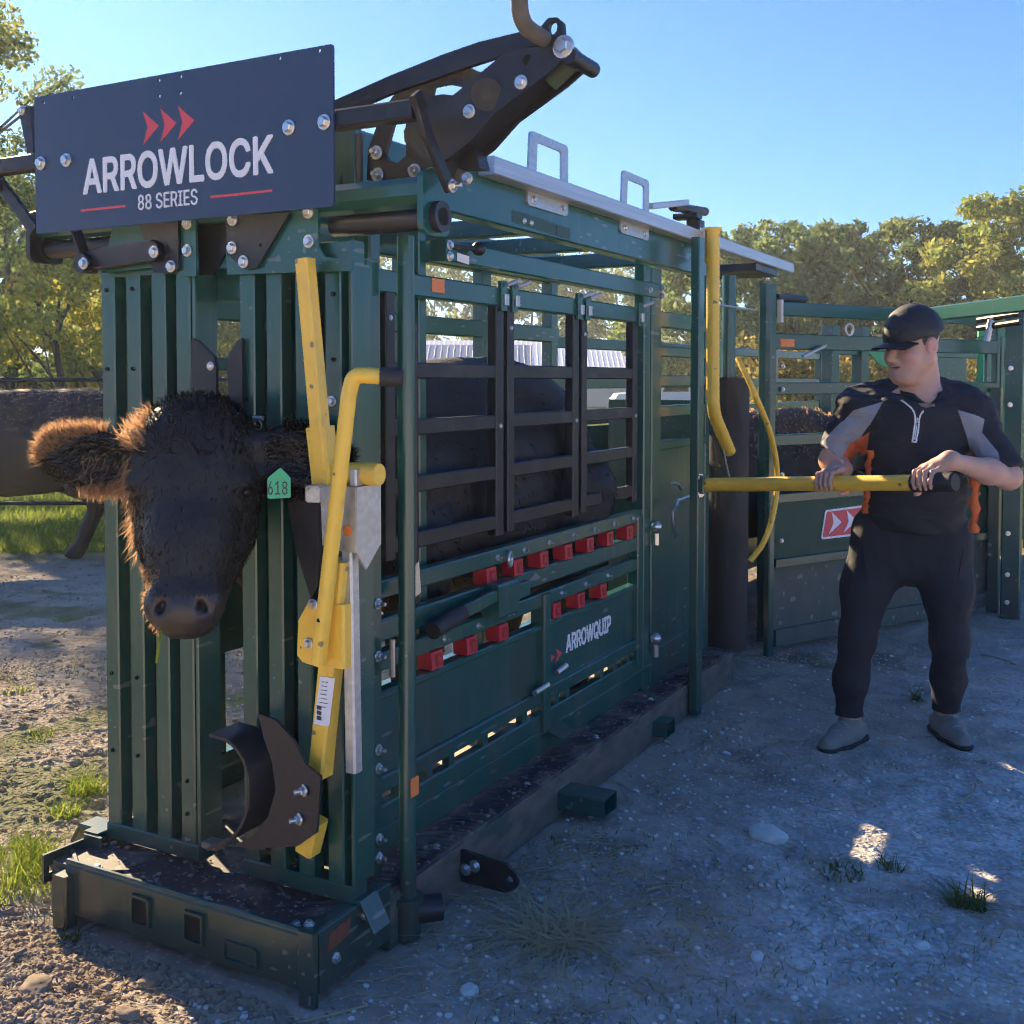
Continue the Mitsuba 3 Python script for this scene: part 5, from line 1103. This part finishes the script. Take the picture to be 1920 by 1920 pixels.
v = np.array(body.vertices); nz = meshkit.fbm(v * 30, 3, 3); col = np.array([.50, .30, .23]) * (.93 + .14 * nz)[:, None]
q = np.stack([(v - HC) @ HF, (v - HC) @ HS, (v - HC) @ HZ], 1); face = (np.abs(q) < [.16, .12, .17]).all(1)
def blob(c, r, rgb, a):
    global col
    d = np.sqrt((((q - c) / r) ** 2).sum(1)); k = (np.clip(1.35 - d, 0, .7) / .7 * a * face)[:, None]; col = col * (1 - k) + np.array(rgb) * k
for s in (-1, 1):
    blob([.075, s * .055, -.035], [.03, .03, .028], (.56, .25, .20), .6); blob([.09, s * .034, .017], [.02, .024, .006], (.10, .06, .045), .8)
    blob([.090, s * .032, -.004], [.014, .015, .0042], (.05, .035, .03), .95); blob([0, s * .09, 0], [.03, .02, .04], (.58, .26, .21), .5)
blob([.11, 0, -.030], [.02, .016, .014], (.56, .26, .21), .6); blob([.10, 0, -.060], [.02, .026, .006], (.42, .18, .16), .7); blob([.095, 0, -.080], [.02, .022, .008], (.42, .18, .16), .7)
blob([.10, 0, -.0695], [.03, .026, .0060], (.10, .04, .04), .95); blob([.10, 0, -.0675], [.03, .019, .0028], (.66, .62, .56), .95); blob([.05, 0, -.10], [.06, .07, .03], (.40, .25, .20), .35)
put('body', body, 'm_skin', PK, smooth=True, color=np.clip(col, 0, 1))
tag(PK, 'man in black cap and black polo with grey and orange panels pulling the yellow lever', 'person')
wr_ = lambda k, a, sd: (lambda p: a * (meshkit.fbm(p * [k, k, k * 1.7], 3, sd) - .5))
# shirt
sf = Field((.50, 1.45, 0), (1.55, 2.45, 1.5), .0085, np.arange(.80, 1.47, .0085))
sf.ell(pl(.055, .005, 1.20), (.196, .138, .22), (PU, PW, Z_), .06).ell(pl(.058, .025, 1.00), (.190, .142, .19), (PU, PW, Z_), .06).cap(pl(-.12, -.01, 1.335), pl(.235, -.01, 1.31), .088, .088, .06)
sf.ell(pl(.058, .01, .89), (.184, .134, .12), (PU, PW, Z_), .05)
sf.cap(pl(.08, -.005, 1.34), pl(.080, -.012, 1.405), .115, .098, .05).cap(pl(-.14, -.015, 1.345), pl(.05, -.015, 1.40), .085, .09, .05).cap(pl(.245, -.015, 1.32), pl(.11, -.015, 1.395), .085, .09, .05)
eL, eR = SHL + (ELL - SHL) * .86, SHR + (ELR - SHR) * .93
sf.cap(SHL, eL, .076, .069, .04).cap(SHR, eR, .076, .069, .04)
sf.cut(eL, ELL - SHL) if False else None
m1 = sf.F.copy()
def cut_local(f, p, n, R):
    n = unit(n); X, Y, Z = f._grid([a.astype(np.float32) for a in f.ax]); d = (X - p[0]) * n[0] + (Y - p[1]) * n[1] + (Z - p[2]) * n[2]
    near = ((X - p[0]) ** 2 + (Y - p[1]) ** 2 + (Z - p[2]) ** 2) < R * R
    f.F = np.where(near, np.maximum(f.F, d), f.F).astype(np.float32)
cut_local(sf, eL, ELL - SHL, .125); cut_local(sf, eR, ELR - SHR, .125)
sf.cut(pl(.05, 0, .862), (0, 0, -1)); sf.cut(pl(.085, 0, 1.418), V(0, 0, 1) + PW * .45)
sf.carve(pl(.085, .085, 1.405), (.045, .06, .075), (PU, PW, Z_), .01)
sf.rough(wr_(9, .030, 41)); sf.rough(lambda p: .014 * (np.abs(meshkit.fbm(p * [14, 14, 20], 3, 42) - .5) * 2 - .3), .03)
shirt = sf.mesh(); put('shirt', shirt, 'm_polo', PK, smooth=True)
def on_shirt(a, z, out=.002, mesh=None):
    o = pl(a, .6, z); h, _, _ = (mesh or shirt).ray.intersects_location([o], [-PW], multiple_hits=False)
    return (h[0] if len(h) else pl(a, .15, z)) + PW * out
zl = [on_shirt(a, z) for a, z in ((.000, 1.372), (.022, 1.356), (.043, 1.335), (.052, 1.305), (.049, 1.26), (.044, 1.222), (.0435, 1.212))]
zr = [on_shirt(a, z) for a, z in ((.120, 1.352), (.098, 1.346), (.080, 1.330), (.068, 1.305), (.064, 1.26), (.058, 1.222), (.0575, 1.212))]
for z_ in (zl, zr): put('zip_piping', MB().rod(smooth_path(z_, 5), .0032, 6), 'm_decal_white', PK, smooth=True)
put('zip_piping', MB().rod([on_shirt(.0435, 1.213), on_shirt(.0575, 1.213)], .0032, 6), 'm_decal_white', PK)
put('zip', MB().rod(smooth_path([on_shirt(.060, 1.305, 0), on_shirt(.056, 1.26, 0), on_shirt(.051, 1.222, 0)], 4), .003, 6), 'm_zinc', PK)
cf = Field((.85, 1.85, 0), (1.25, 2.25, 1.5), .006, np.arange(1.33, 1.47, .006))
cf.cap(pl(.082, -.012, 1.37), pl(.078, -.022, 1.44), .108, .098, .01); cf.carve(pl(.080, -.014, 1.43), (.089, .089, .3), (PU, PW, Z_), .004); cf.carve(pl(.082, .10, 1.46), (.060, .09, .10), (unit(PU + .2 * Z_), PW, Z_), .006)
cf.cut(pl(.082, -.06, 1.445), V(0, 0, 1) + PW * .35); cf.cut(pl(.082, 0, 1.36), (0, 0, -1))
put('collar', cf.mesh(), 'm_trousers', PK, smooth=True)
# orange ruffled side bands hanging from the sleeve panels
for a0, zs, sd in ((-.108, (1.175, 1.12, 1.06, 1.0, .95, .925), 1), (.262, (1.155, 1.09, 1.02, .97, .92, .875), 2)):
    r2 = np.random.default_rng(50 + sd); P3 = []
    zt = np.linspace(zs[0], zs[-1], 16)
    for k, z in enumerate(zt):
        q3 = on_shirt(a0 + .005 * math.sin(k * 1.3) - (.014 if sd == 1 else -.006) * (k / 16), z, .006)
        P3.append(q3)
    P3 = np.array(P3); wd = .013 + .009 * r2.random(16); m = MB()
    rings = []
    for k in range(16):
        nrm = unit(PW + PU * (.6 * math.sin(k * 1.3) * 1)); sdv = unit(np.cross(nrm, V(0, 0, 1)))
        rings.append(np.array([P3[k] - sdv * wd[k] + nrm * .006 * math.sin(k * 2.1), P3[k] + nrm * .006, P3[k] + sdv * wd[k] - nrm * .004 * math.sin(k * 1.7), P3[k] - nrm * .004]))
    m.loft(rings); put('orange_band', m, 'm_cloth_orange', PK, smooth=True, label='orange ruffled band down the side of the shirt')
# trousers
tf = Field((.55, 1.70, 0), (1.45, 2.50, 1.0), .0095, np.arange(.10, 1.0, .0095))
tf.ell(pl(.055, .0, .86), (.178, .125, .12), (PU, PW, Z_), .05).ell(pl(.025, .0, .735), (.15, .11, .10), (PU, PW, Z_), .06)
tf.chain([pl(-.07, .0, .84), pl(-.120, .03, .63), kL, pl(-.175, .05, .26), aL + [0, 0, .0]], [.112, .090, .066, .060, .052], k=.05)
tf.chain([pl(.165, .0, .84), pl(.185, .01, .63), kR, pl(.195, -.08, .26), aR + [0, 0, .0]], [.108, .088, .065, .059, .052], k=.05)
tf.cut(aL + [0, 0, .0], (0, 0, -1)) if False else None
cut_local(tf, aL + [0, 0, -.005], (0, 0, -1), .15); cut_local(tf, aR + [0, 0, -.005], (0, 0, -1), .15); tf.cut(pl(0, 0, .93), (0, 0, 1))
tf.rough(lambda p: .020 * (meshkit.fbm(p * [6, 6, 7], 3, 44) - .5)); tf.rough(lambda p: .012 * (np.abs(meshkit.fbm(p * [24, 24, 7] + p[:, 2:] * [5, -4, 0], 3, 45) - .5) * 2 - .3), .03)
tf_mesh = tf.mesh(); put('trousers', tf_mesh, 'm_trousers', PK, smooth=True)
for a0, z0, z1 in ((-.135, .80, .70), (.235, .80, .70)):
    trm = trimesh.Trimesh(*[np.array(q) for q in (tf_mesh.vertices, tf_mesh.faces)], process=False)
    pts_ = [on_shirt(a0 + (.018 if a0 < 0 else -.018) * t, z0 + (z1 - z0) * t, .001, trm) for t in np.linspace(0, 1, 6)]
    put('pocket_zip', MB().rod(pts_, .0028, 6), 'm_cap', PK, smooth=True)
# shoes
for an_, tx in ((aL, (-.105, .20)), (aR, (.075, .20))):
    d = unit(PU * tx[0] + PW * tx[1]); c = an_ * [1, 1, 0]; g0 = gz(c[0], c[1])
    hf = Field(c - .32, c + .32, .007, np.arange(-.03, .16, .006)); s_ = np.cross(V(0, 0, 1), d)
    hf.cap(c - d * .055 + V(0, 0, .045), c + d * .07 + V(0, 0, .045), .042, .045, .03).cap(c + d * .07 + V(0, 0, .04), c + d * .165 + V(0, 0, .028), .046, .036, .03).cap(c + V(0, 0, .05), c + V(0, 0, .105), .046, .044, .03)
    hf.cut(V(0, 0, .004), (0, 0, -1)); hf.rough(wr_(30, .006, 60), .02); hf.cut(V(0, 0, .112), (0, 0, 1))
    m = hf.mesh(); m.vertices += [0, 0, g0]; sk = put('shoe', m, 'm_shoe', PK, smooth=True)
    of = Field(c - .32, c + .32, .007, np.arange(-.03, .06, .006)); of.cap(c - d * .055 + V(0, 0, .02), c + d * .07 + V(0, 0, .02), .050, .052, .03).cap(c + d * .07 + V(0, 0, .02), c + d * .172 + V(0, 0, .02), .052, .040, .03); of.cut(V(0, 0, .003), (0, 0, -1)); of.cut(V(0, 0, .022), (0, 0, 1))
    sm = of.mesh(); sm.vertices += [0, 0, g0]; put('sole', sm, 'm_rubber', sk, smooth=30)
    ls = MB()
    for k in range(4): b0 = c + d * (.06 + .02 * k) + V(0, 0, g0 + .100 - .0075 * k); ls.rod(smooth_path([b0 - s_ * .030 - V(0, 0, .016), b0, b0 + s_ * .030 - V(0, 0, .016)], 3), .0034, 5)
    put('lace', ls, 'm_cloth_grey', sk, smooth=True, kind='stuff')
# cap and hair
kf = Field(HC - .2, HC + .2, .0055)
kf.ell(hp(-.010, 0, .040), (.126, .104, .122), AX, .01); kf.cut(hp(-.10, 0, .050), -HZ - HF * .17); kf.rough(wr_(30, .004, 70), .02)
ck = put('cap', kf.mesh(), 'm_cap', PK, smooth=True)
rg, rr = [], np.linspace(-1, 1, 15)
for e in (0, .35, .7, 1.0):
    top = np.array([hp(.090 + (.098 * e) * (1 - .42 * t * t) - .040 * t * t, .080 * t * (1 - .08 * e), .028 - .016 * e - .014 * t * t) for t in rr])
    rg.append(np.vstack([top, (top - HZ * .004)[::-1]]))
put('brim', MB().loft(rg), 'm_cap', ck, smooth=40)
put('button', MB().ball(hp(-.010, 0, .163), .007, 2), 'm_cap', ck, smooth=True)
nf = Field(HC - .2, HC + .2, .006); nf.ell(hp(-.022, 0, .02), (.100, .0890, .10), AX, .01); nf.cut(hp(.036, 0, 0), HF + HZ * -.3); nf.cut(hp(0, 0, -.022), -HZ - HF * .9); nf.cut(hp(0, 0, .07), HZ)
put('hair', nf.mesh(), 'm_hair', PK, smooth=True)

# ------------------------------------------------------------------ loose things on the ground
gr_ = np.random.default_rng(77)
def rock_mesh(r, sub, rnd, sq=(1, .8, .55), rough=.35):
    m = trimesh.creation.icosphere(sub); v = np.array(m.vertices); o = rnd.random(3) * 90
    v *= (1 + rough * (meshkit.fbm(v * 1.6 + o, 3, 1) - .5) * 2)[:, None]
    th = rnd.random() * 6.28; R = np.array([[math.cos(th), -math.sin(th), 0], [math.sin(th), math.cos(th), 0], [0, 0, 1]])
    return (v * sq) @ R.T * r, np.array(m.faces)
def free(x, y):                                                     # not under the chute
    return not (-.88 < x < .10 and -.53 < y < 2.8)
VAR = [rock_mesh(1, 1, gr_, (1, .85, .7), .85) for _ in range(12)]
def scatter(n, region, rmin, rmax, power, sink=.35, keep=None, var=VAR):
    m = MB(); k = 0
    while k < n:
        x, y = region(gr_); k += 1
        if not free(x, y) or (keep and gr_.random() > keep(x, y)): continue
        r = rmin + (rmax - rmin) * gr_.random() ** power; v, f = var[gr_.integers(len(var))]
        th = gr_.random() * 6.28; c, s = math.cos(th), math.sin(th); w = v * r; w = np.stack([w[:, 0] * c - w[:, 1] * s, w[:, 0] * s + w[:, 1] * c, w[:, 2]], 1)
        m.add(w + [x, y, gz(x, y) + r * sink * .6], f)
    return m
def view_pt(px0, px1, d0, d1):
    """Random ground points spread over the part of the yard before the camera, nearer ones denser."""
    def f(r):
        d = d0 * (d1 / d0) ** r.random(); a = px0 + (px1 - px0) * r.random()
        p = EYE[:2] + d * (np.array([-.4772, .8788]) + a * np.array([.8788, .4772])); return p[0], p[1]
    return f
VAR0 = [rock_mesh(1, 0, gr_, (1, .85, .6), .3) for _ in range(6)]
put('gravel', scatter(9000, view_pt(-.30, .55, 2.35, 6.5), .002, .010, 3.6, var=VAR0), 'm_gravel', smooth=True); tag('gravel', 'small grey stones strewn over the shaded yard', 'gravel', kind='stuff')
put('gravel_001', scatter(1700, view_pt(-.25, .55, 2.35, 6.0), .003, .013, 3.5, var=VAR0), 'm_stone_pale', smooth=True); tag('gravel_001', 'pale pebbles strewn over the shaded yard', 'gravel', kind='stuff')
def left_pt(r):
    d = 2.3 * (9 / 2.3) ** r.random(); a = -.50 + .34 * r.random(); p = EYE[:2] + d * (np.array([-.4772, .8788]) + a * np.array([.8788, .4772])); return p[0], p[1]
put('soil_clods', scatter(7500, left_pt, .0025, .014, 4.0, .1), 'm_clod'); tag('soil_clods', 'crumbs and clods of dry soil on the sunlit ground at the left', 'soil', kind='stuff')
def heap_pt(r):
    hx, hy, a, b, h = HEAP[r.integers(len(HEAP))]; return hx + r.normal() * a * .55, hy + r.normal() * b * .6
put('soil_clods_001', scatter(9000, heap_pt, .0025, .017, 3.5, .0), 'm_clod'); tag('soil_clods_001', 'heap of loose dark clods in front of the chute base', 'soil', kind='stuff')
# single stones big enough to pick out
for p, r, mt, lb in (((0.761, 0.926, 0), .058, 'm_stone_pale', 'large pale flat stone on the shaded ground right of the chute'),
                     ((0.931, 0.216, 0), .020, 'm_stone_pale', 'small square pale stone in the right foreground'),
                     ((0.37, -0.275, 0), .026, 'm_stone_pale', 'pale stone at the bottom of the photo, in front of the straw'),
                     ((0.291, 0.354, 0), .018, 'm_stone', 'round brown stone just right of the drawbar tab'),
                     ((0.267, 0.256, 0), .018, 'm_stone', 'grey stone beside the straw clump and the drawbar tab'),
                     ((-0.334, -0.622, 0.05), .024, 'm_clod', 'grey stone lying on the heap of clods'),
                     ((-0.447, -0.844, 0), .040, 'm_clod', 'flat grey stone at the lower left corner'),
                     ((-0.225, -0.787, 0.02), .028, 'm_clod', 'brown stone at the bottom edge below the clod heap'),
                     ((1.174, 1.183, 0), .016, 'm_stone_pale', 'small white stone between the sun stripes'),
                     ((1.365, 1.612, 0), .015, 'm_stone_pale', 'small white stone near the right edge'),
                     ((1.291, 0.467, 0), .020, 'm_stone_pale', 'oval pale stone in the lower right foreground'),
                     ((0.393, 1.658, 0), .015, 'm_stone_pale', 'small pale stone left of the shoes of the man')):
    v, f = rock_mesh(r, 3, gr_, (1.2, .85, .5), .28); k = fresh('stone'); put('stone', (v + [p[0], p[1], gz(p[0], p[1]) + r * .18], f), mt, smooth=True); tag(k, lb, 'stone', 'loose stones on the yard')
# straw, twigs, blades
def blades(n, pos, length, width, lean, rnd, segs=3, up=1.0):
    """Bent tapering blades: n roots from pos(rnd)."""
    V_, F_ = [], []; 
    for k in range(n):
        x, y = pos(rnd); z = gz(x, y); th = rnd.random() * 6.28; L = length * (.5 + rnd.random()); ln = lean * (.4 + rnd.random()); d = V(math.cos(th), math.sin(th), 0); s = V(-d[1], d[0], 0) * width * (.6 + .8 * rnd.random()) / 2
        b = len(V_) ; 
        for q in range(segs + 1):
            t = q / segs; c = V(x, y, z - .004) + d * L * ln * t ** 1.5 + V(0, 0, up * L * (t - .35 * ln * t * t)); w = s * (1 - t) ** .7
            V_ += [c - w, c + w] if q < segs else [c]
        for q in range(segs - 1): F_ += [[b + 2 * q, b + 2 * q + 1, b + 2 * q + 3], [b + 2 * q, b + 2 * q + 3, b + 2 * q + 2]]
        F_.append([b + 2 * segs - 2, b + 2 * segs - 1, b + 2 * segs])
    return np.array(V_), np.array(F_)
def around(p, r):
    def f(q):
        t, d = q.random() * 6.28, 1.5 * r * math.sqrt(q.random()); return p[0] + d * math.cos(t), p[1] + d * math.sin(t)
    return f
SC = (0.441, 0.059, 0)
put('straw', blades(300, around(SC, .06), .16, .0042, 1.6, gr_, 3, .40), 'm_straw'); tag('straw', 'tuft of dry straw lying in front of the drawbar tab', 'straw', kind='stuff')
def lying(n, pos, L0_, w0, rnd):
    m = MB()
    for k in range(n):
        x, y = pos(rnd)
        if not free(x, y): continue
        th = rnd.random() * 6.28; L = L0_ * (.4 + 1.2 * rnd.random()); d = V(math.cos(th), math.sin(th), 0); n_ = V(-d[1], d[0], 0); b = rnd.normal() * .25 * L
        P3 = [V(x, y, 0) - d * L / 2, V(x, y, 0) + n_ * b * .5, V(x, y, 0) + d * L / 2]; P3 = [q + V(0, 0, gz(q[0], q[1]) + .004 + .006 * rnd.random()) for q in P3]
        m.rod(smooth_path(P3, 2), w0 * (.6 + .8 * rnd.random()), 4, False)
    return m
put('straw_001', lying(1500, view_pt(-.42, .55, 2.35, 6.5), .05, .0011, gr_), 'm_straw'); tag('straw_001', 'loose straw stems scattered over the whole yard', 'straw', kind='stuff')
put('straw_002', lying(700, around((0.324, 0.147, 0), .35), .07, .0011, gr_), 'm_straw'); tag('straw_002', 'denser litter of straw beside the chute base', 'straw', kind='stuff')
for p0, p1, lb in (((1.288, 3.64, 0), (1.109, 3.795, 0), 'pale twig at the right edge'), ((1.259, 1.511, 0), (1.292, 1.741, 0), 'thin bent twig near the sun stripes at right'), ((0.088, -0.566, 0), (0.192, -0.44, 0), 'thin twig on the shaded ground at the bottom, in front of the base')):
    a, b = V(*p0), V(*p1); c = (a + b) / 2 + V(.02, .02, 0); k = fresh('twig'); put('twig', MB().rod(smooth_path([q + V(0, 0, gz(q[0], q[1]) + .006) for q in (a, c, b)], 5), .003, 6), 'm_straw', smooth=True); tag(k, lb, 'twig')
# green tufts: each clump is a plant of its own where it shows singly
TUFTS = [((-1.056, -0.417), .10, 260, .11, 'bright green grass clump at the far left edge beside the base bracket'), ((-1.474, 0.179), .055, 200, .09, 'bright green grass clump just left of the gate'), ((-1.378, -0.002), .04, 110, .06, 'small green grass clump left of the bright clump by the gate'), ((-1.247, -0.292), .05, 110, .07, 'thin green grass clump above the big clump at the left edge'), ((-1.159, -0.266), .035, 90, .10, 'upright grass blades left of the perforated bracket'),
         ((-3.877, 2.059), .05, 70, .04, 'tiny green tuft in the shadow edge behind the gate'), ((-2.814, 0.911), .06, 70, .04, 'tiny green tuft on the sunlit dirt at the left'), ((-2.145, 0.512), .05, 60, .04, 'small yellow-green tuft beside the dark rut'), ((-0.683, -0.551), .022, 50, .04, 'small green sprout below the left base leg'), ((-0.231, -0.369), .03, 60, .09, 'dark weed growing against the front beam'),
         ((1.372, 0.752), .045, 150, .07, 'grass tuft lit by a spot of sun in the right foreground'), ((0.939, 2.769), .02, 45, .09, 'small green tuft between the shoes of the man'), ((1.026, 0.774), .05, 80, .035, 'low dark green tuft right of the pale flat stone'), ((1.141, 0.897), .03, 60, .04, 'small dark tuft left of the sunlit grass tuft')]
for (x, y), r, n, L, lb in TUFTS:
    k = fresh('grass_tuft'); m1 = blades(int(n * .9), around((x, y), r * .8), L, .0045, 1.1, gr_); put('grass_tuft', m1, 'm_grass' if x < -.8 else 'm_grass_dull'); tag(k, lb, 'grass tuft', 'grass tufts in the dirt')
def leftstrip(r):
    d = 9.3 + 7.5 * r.random() ** 1.3; a = -.50 + .30 * r.random(); p = EYE[:2] + d * (np.array([-.4772, .8788]) + a * np.array([.8788, .4772])); return p[0], p[1]
put('pasture_grass', blades(16000, leftstrip, .10, .010, .8, gr_, 2), 'm_grass'); tag('pasture_grass', 'bright green pasture grass beyond the cow at the left', 'grass', kind='stuff')
def thin_pt(r):
    d = 2.6 * (9 / 2.6) ** r.random(); a = -.50 + .36 * r.random(); p = EYE[:2] + d * (np.array([-.4772, .8788]) + a * np.array([.8788, .4772])); return p[0], p[1]
def patchy(r):
    while True:
        x, y = thin_pt(r)
        if meshkit.fbm(np.array([[x * 1.5 + 4, y * 1.5, 2.0]]), 3, 5)[0] > .56 and free(x, y): return x, y
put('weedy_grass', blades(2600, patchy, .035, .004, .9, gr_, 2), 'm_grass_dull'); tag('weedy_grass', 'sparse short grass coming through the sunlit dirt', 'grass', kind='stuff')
def rightpatch(r):
    while True:
        x, y = view_pt(-.05, .52, 2.4, 5.5)(r)
        if meshkit.fbm(np.array([[x * 1.7 + 9, y * 1.7, 2.0]]), 3, 6)[0] > .60 and free(x, y): return x, y
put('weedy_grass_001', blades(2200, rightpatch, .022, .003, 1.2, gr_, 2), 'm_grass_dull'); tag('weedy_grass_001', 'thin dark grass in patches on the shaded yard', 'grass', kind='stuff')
def deckpt(r): return -.84 + .88 * r.random(), -.46 + .25 * r.random()
m = MB()
for k in range(130):
    x, y = deckpt(gr_) if k < 90 else (.0 + .07 * gr_.random(), -.1 + 2.4 * gr_.random()); v, f = VAR0[k % 6]; r = .003 + .008 * gr_.random() ** 3; m.add(v * r + [x, y, .128 + r * .3], f)
put('floor_dirt', m, 'm_clod', P, smooth=True, kind='stuff')
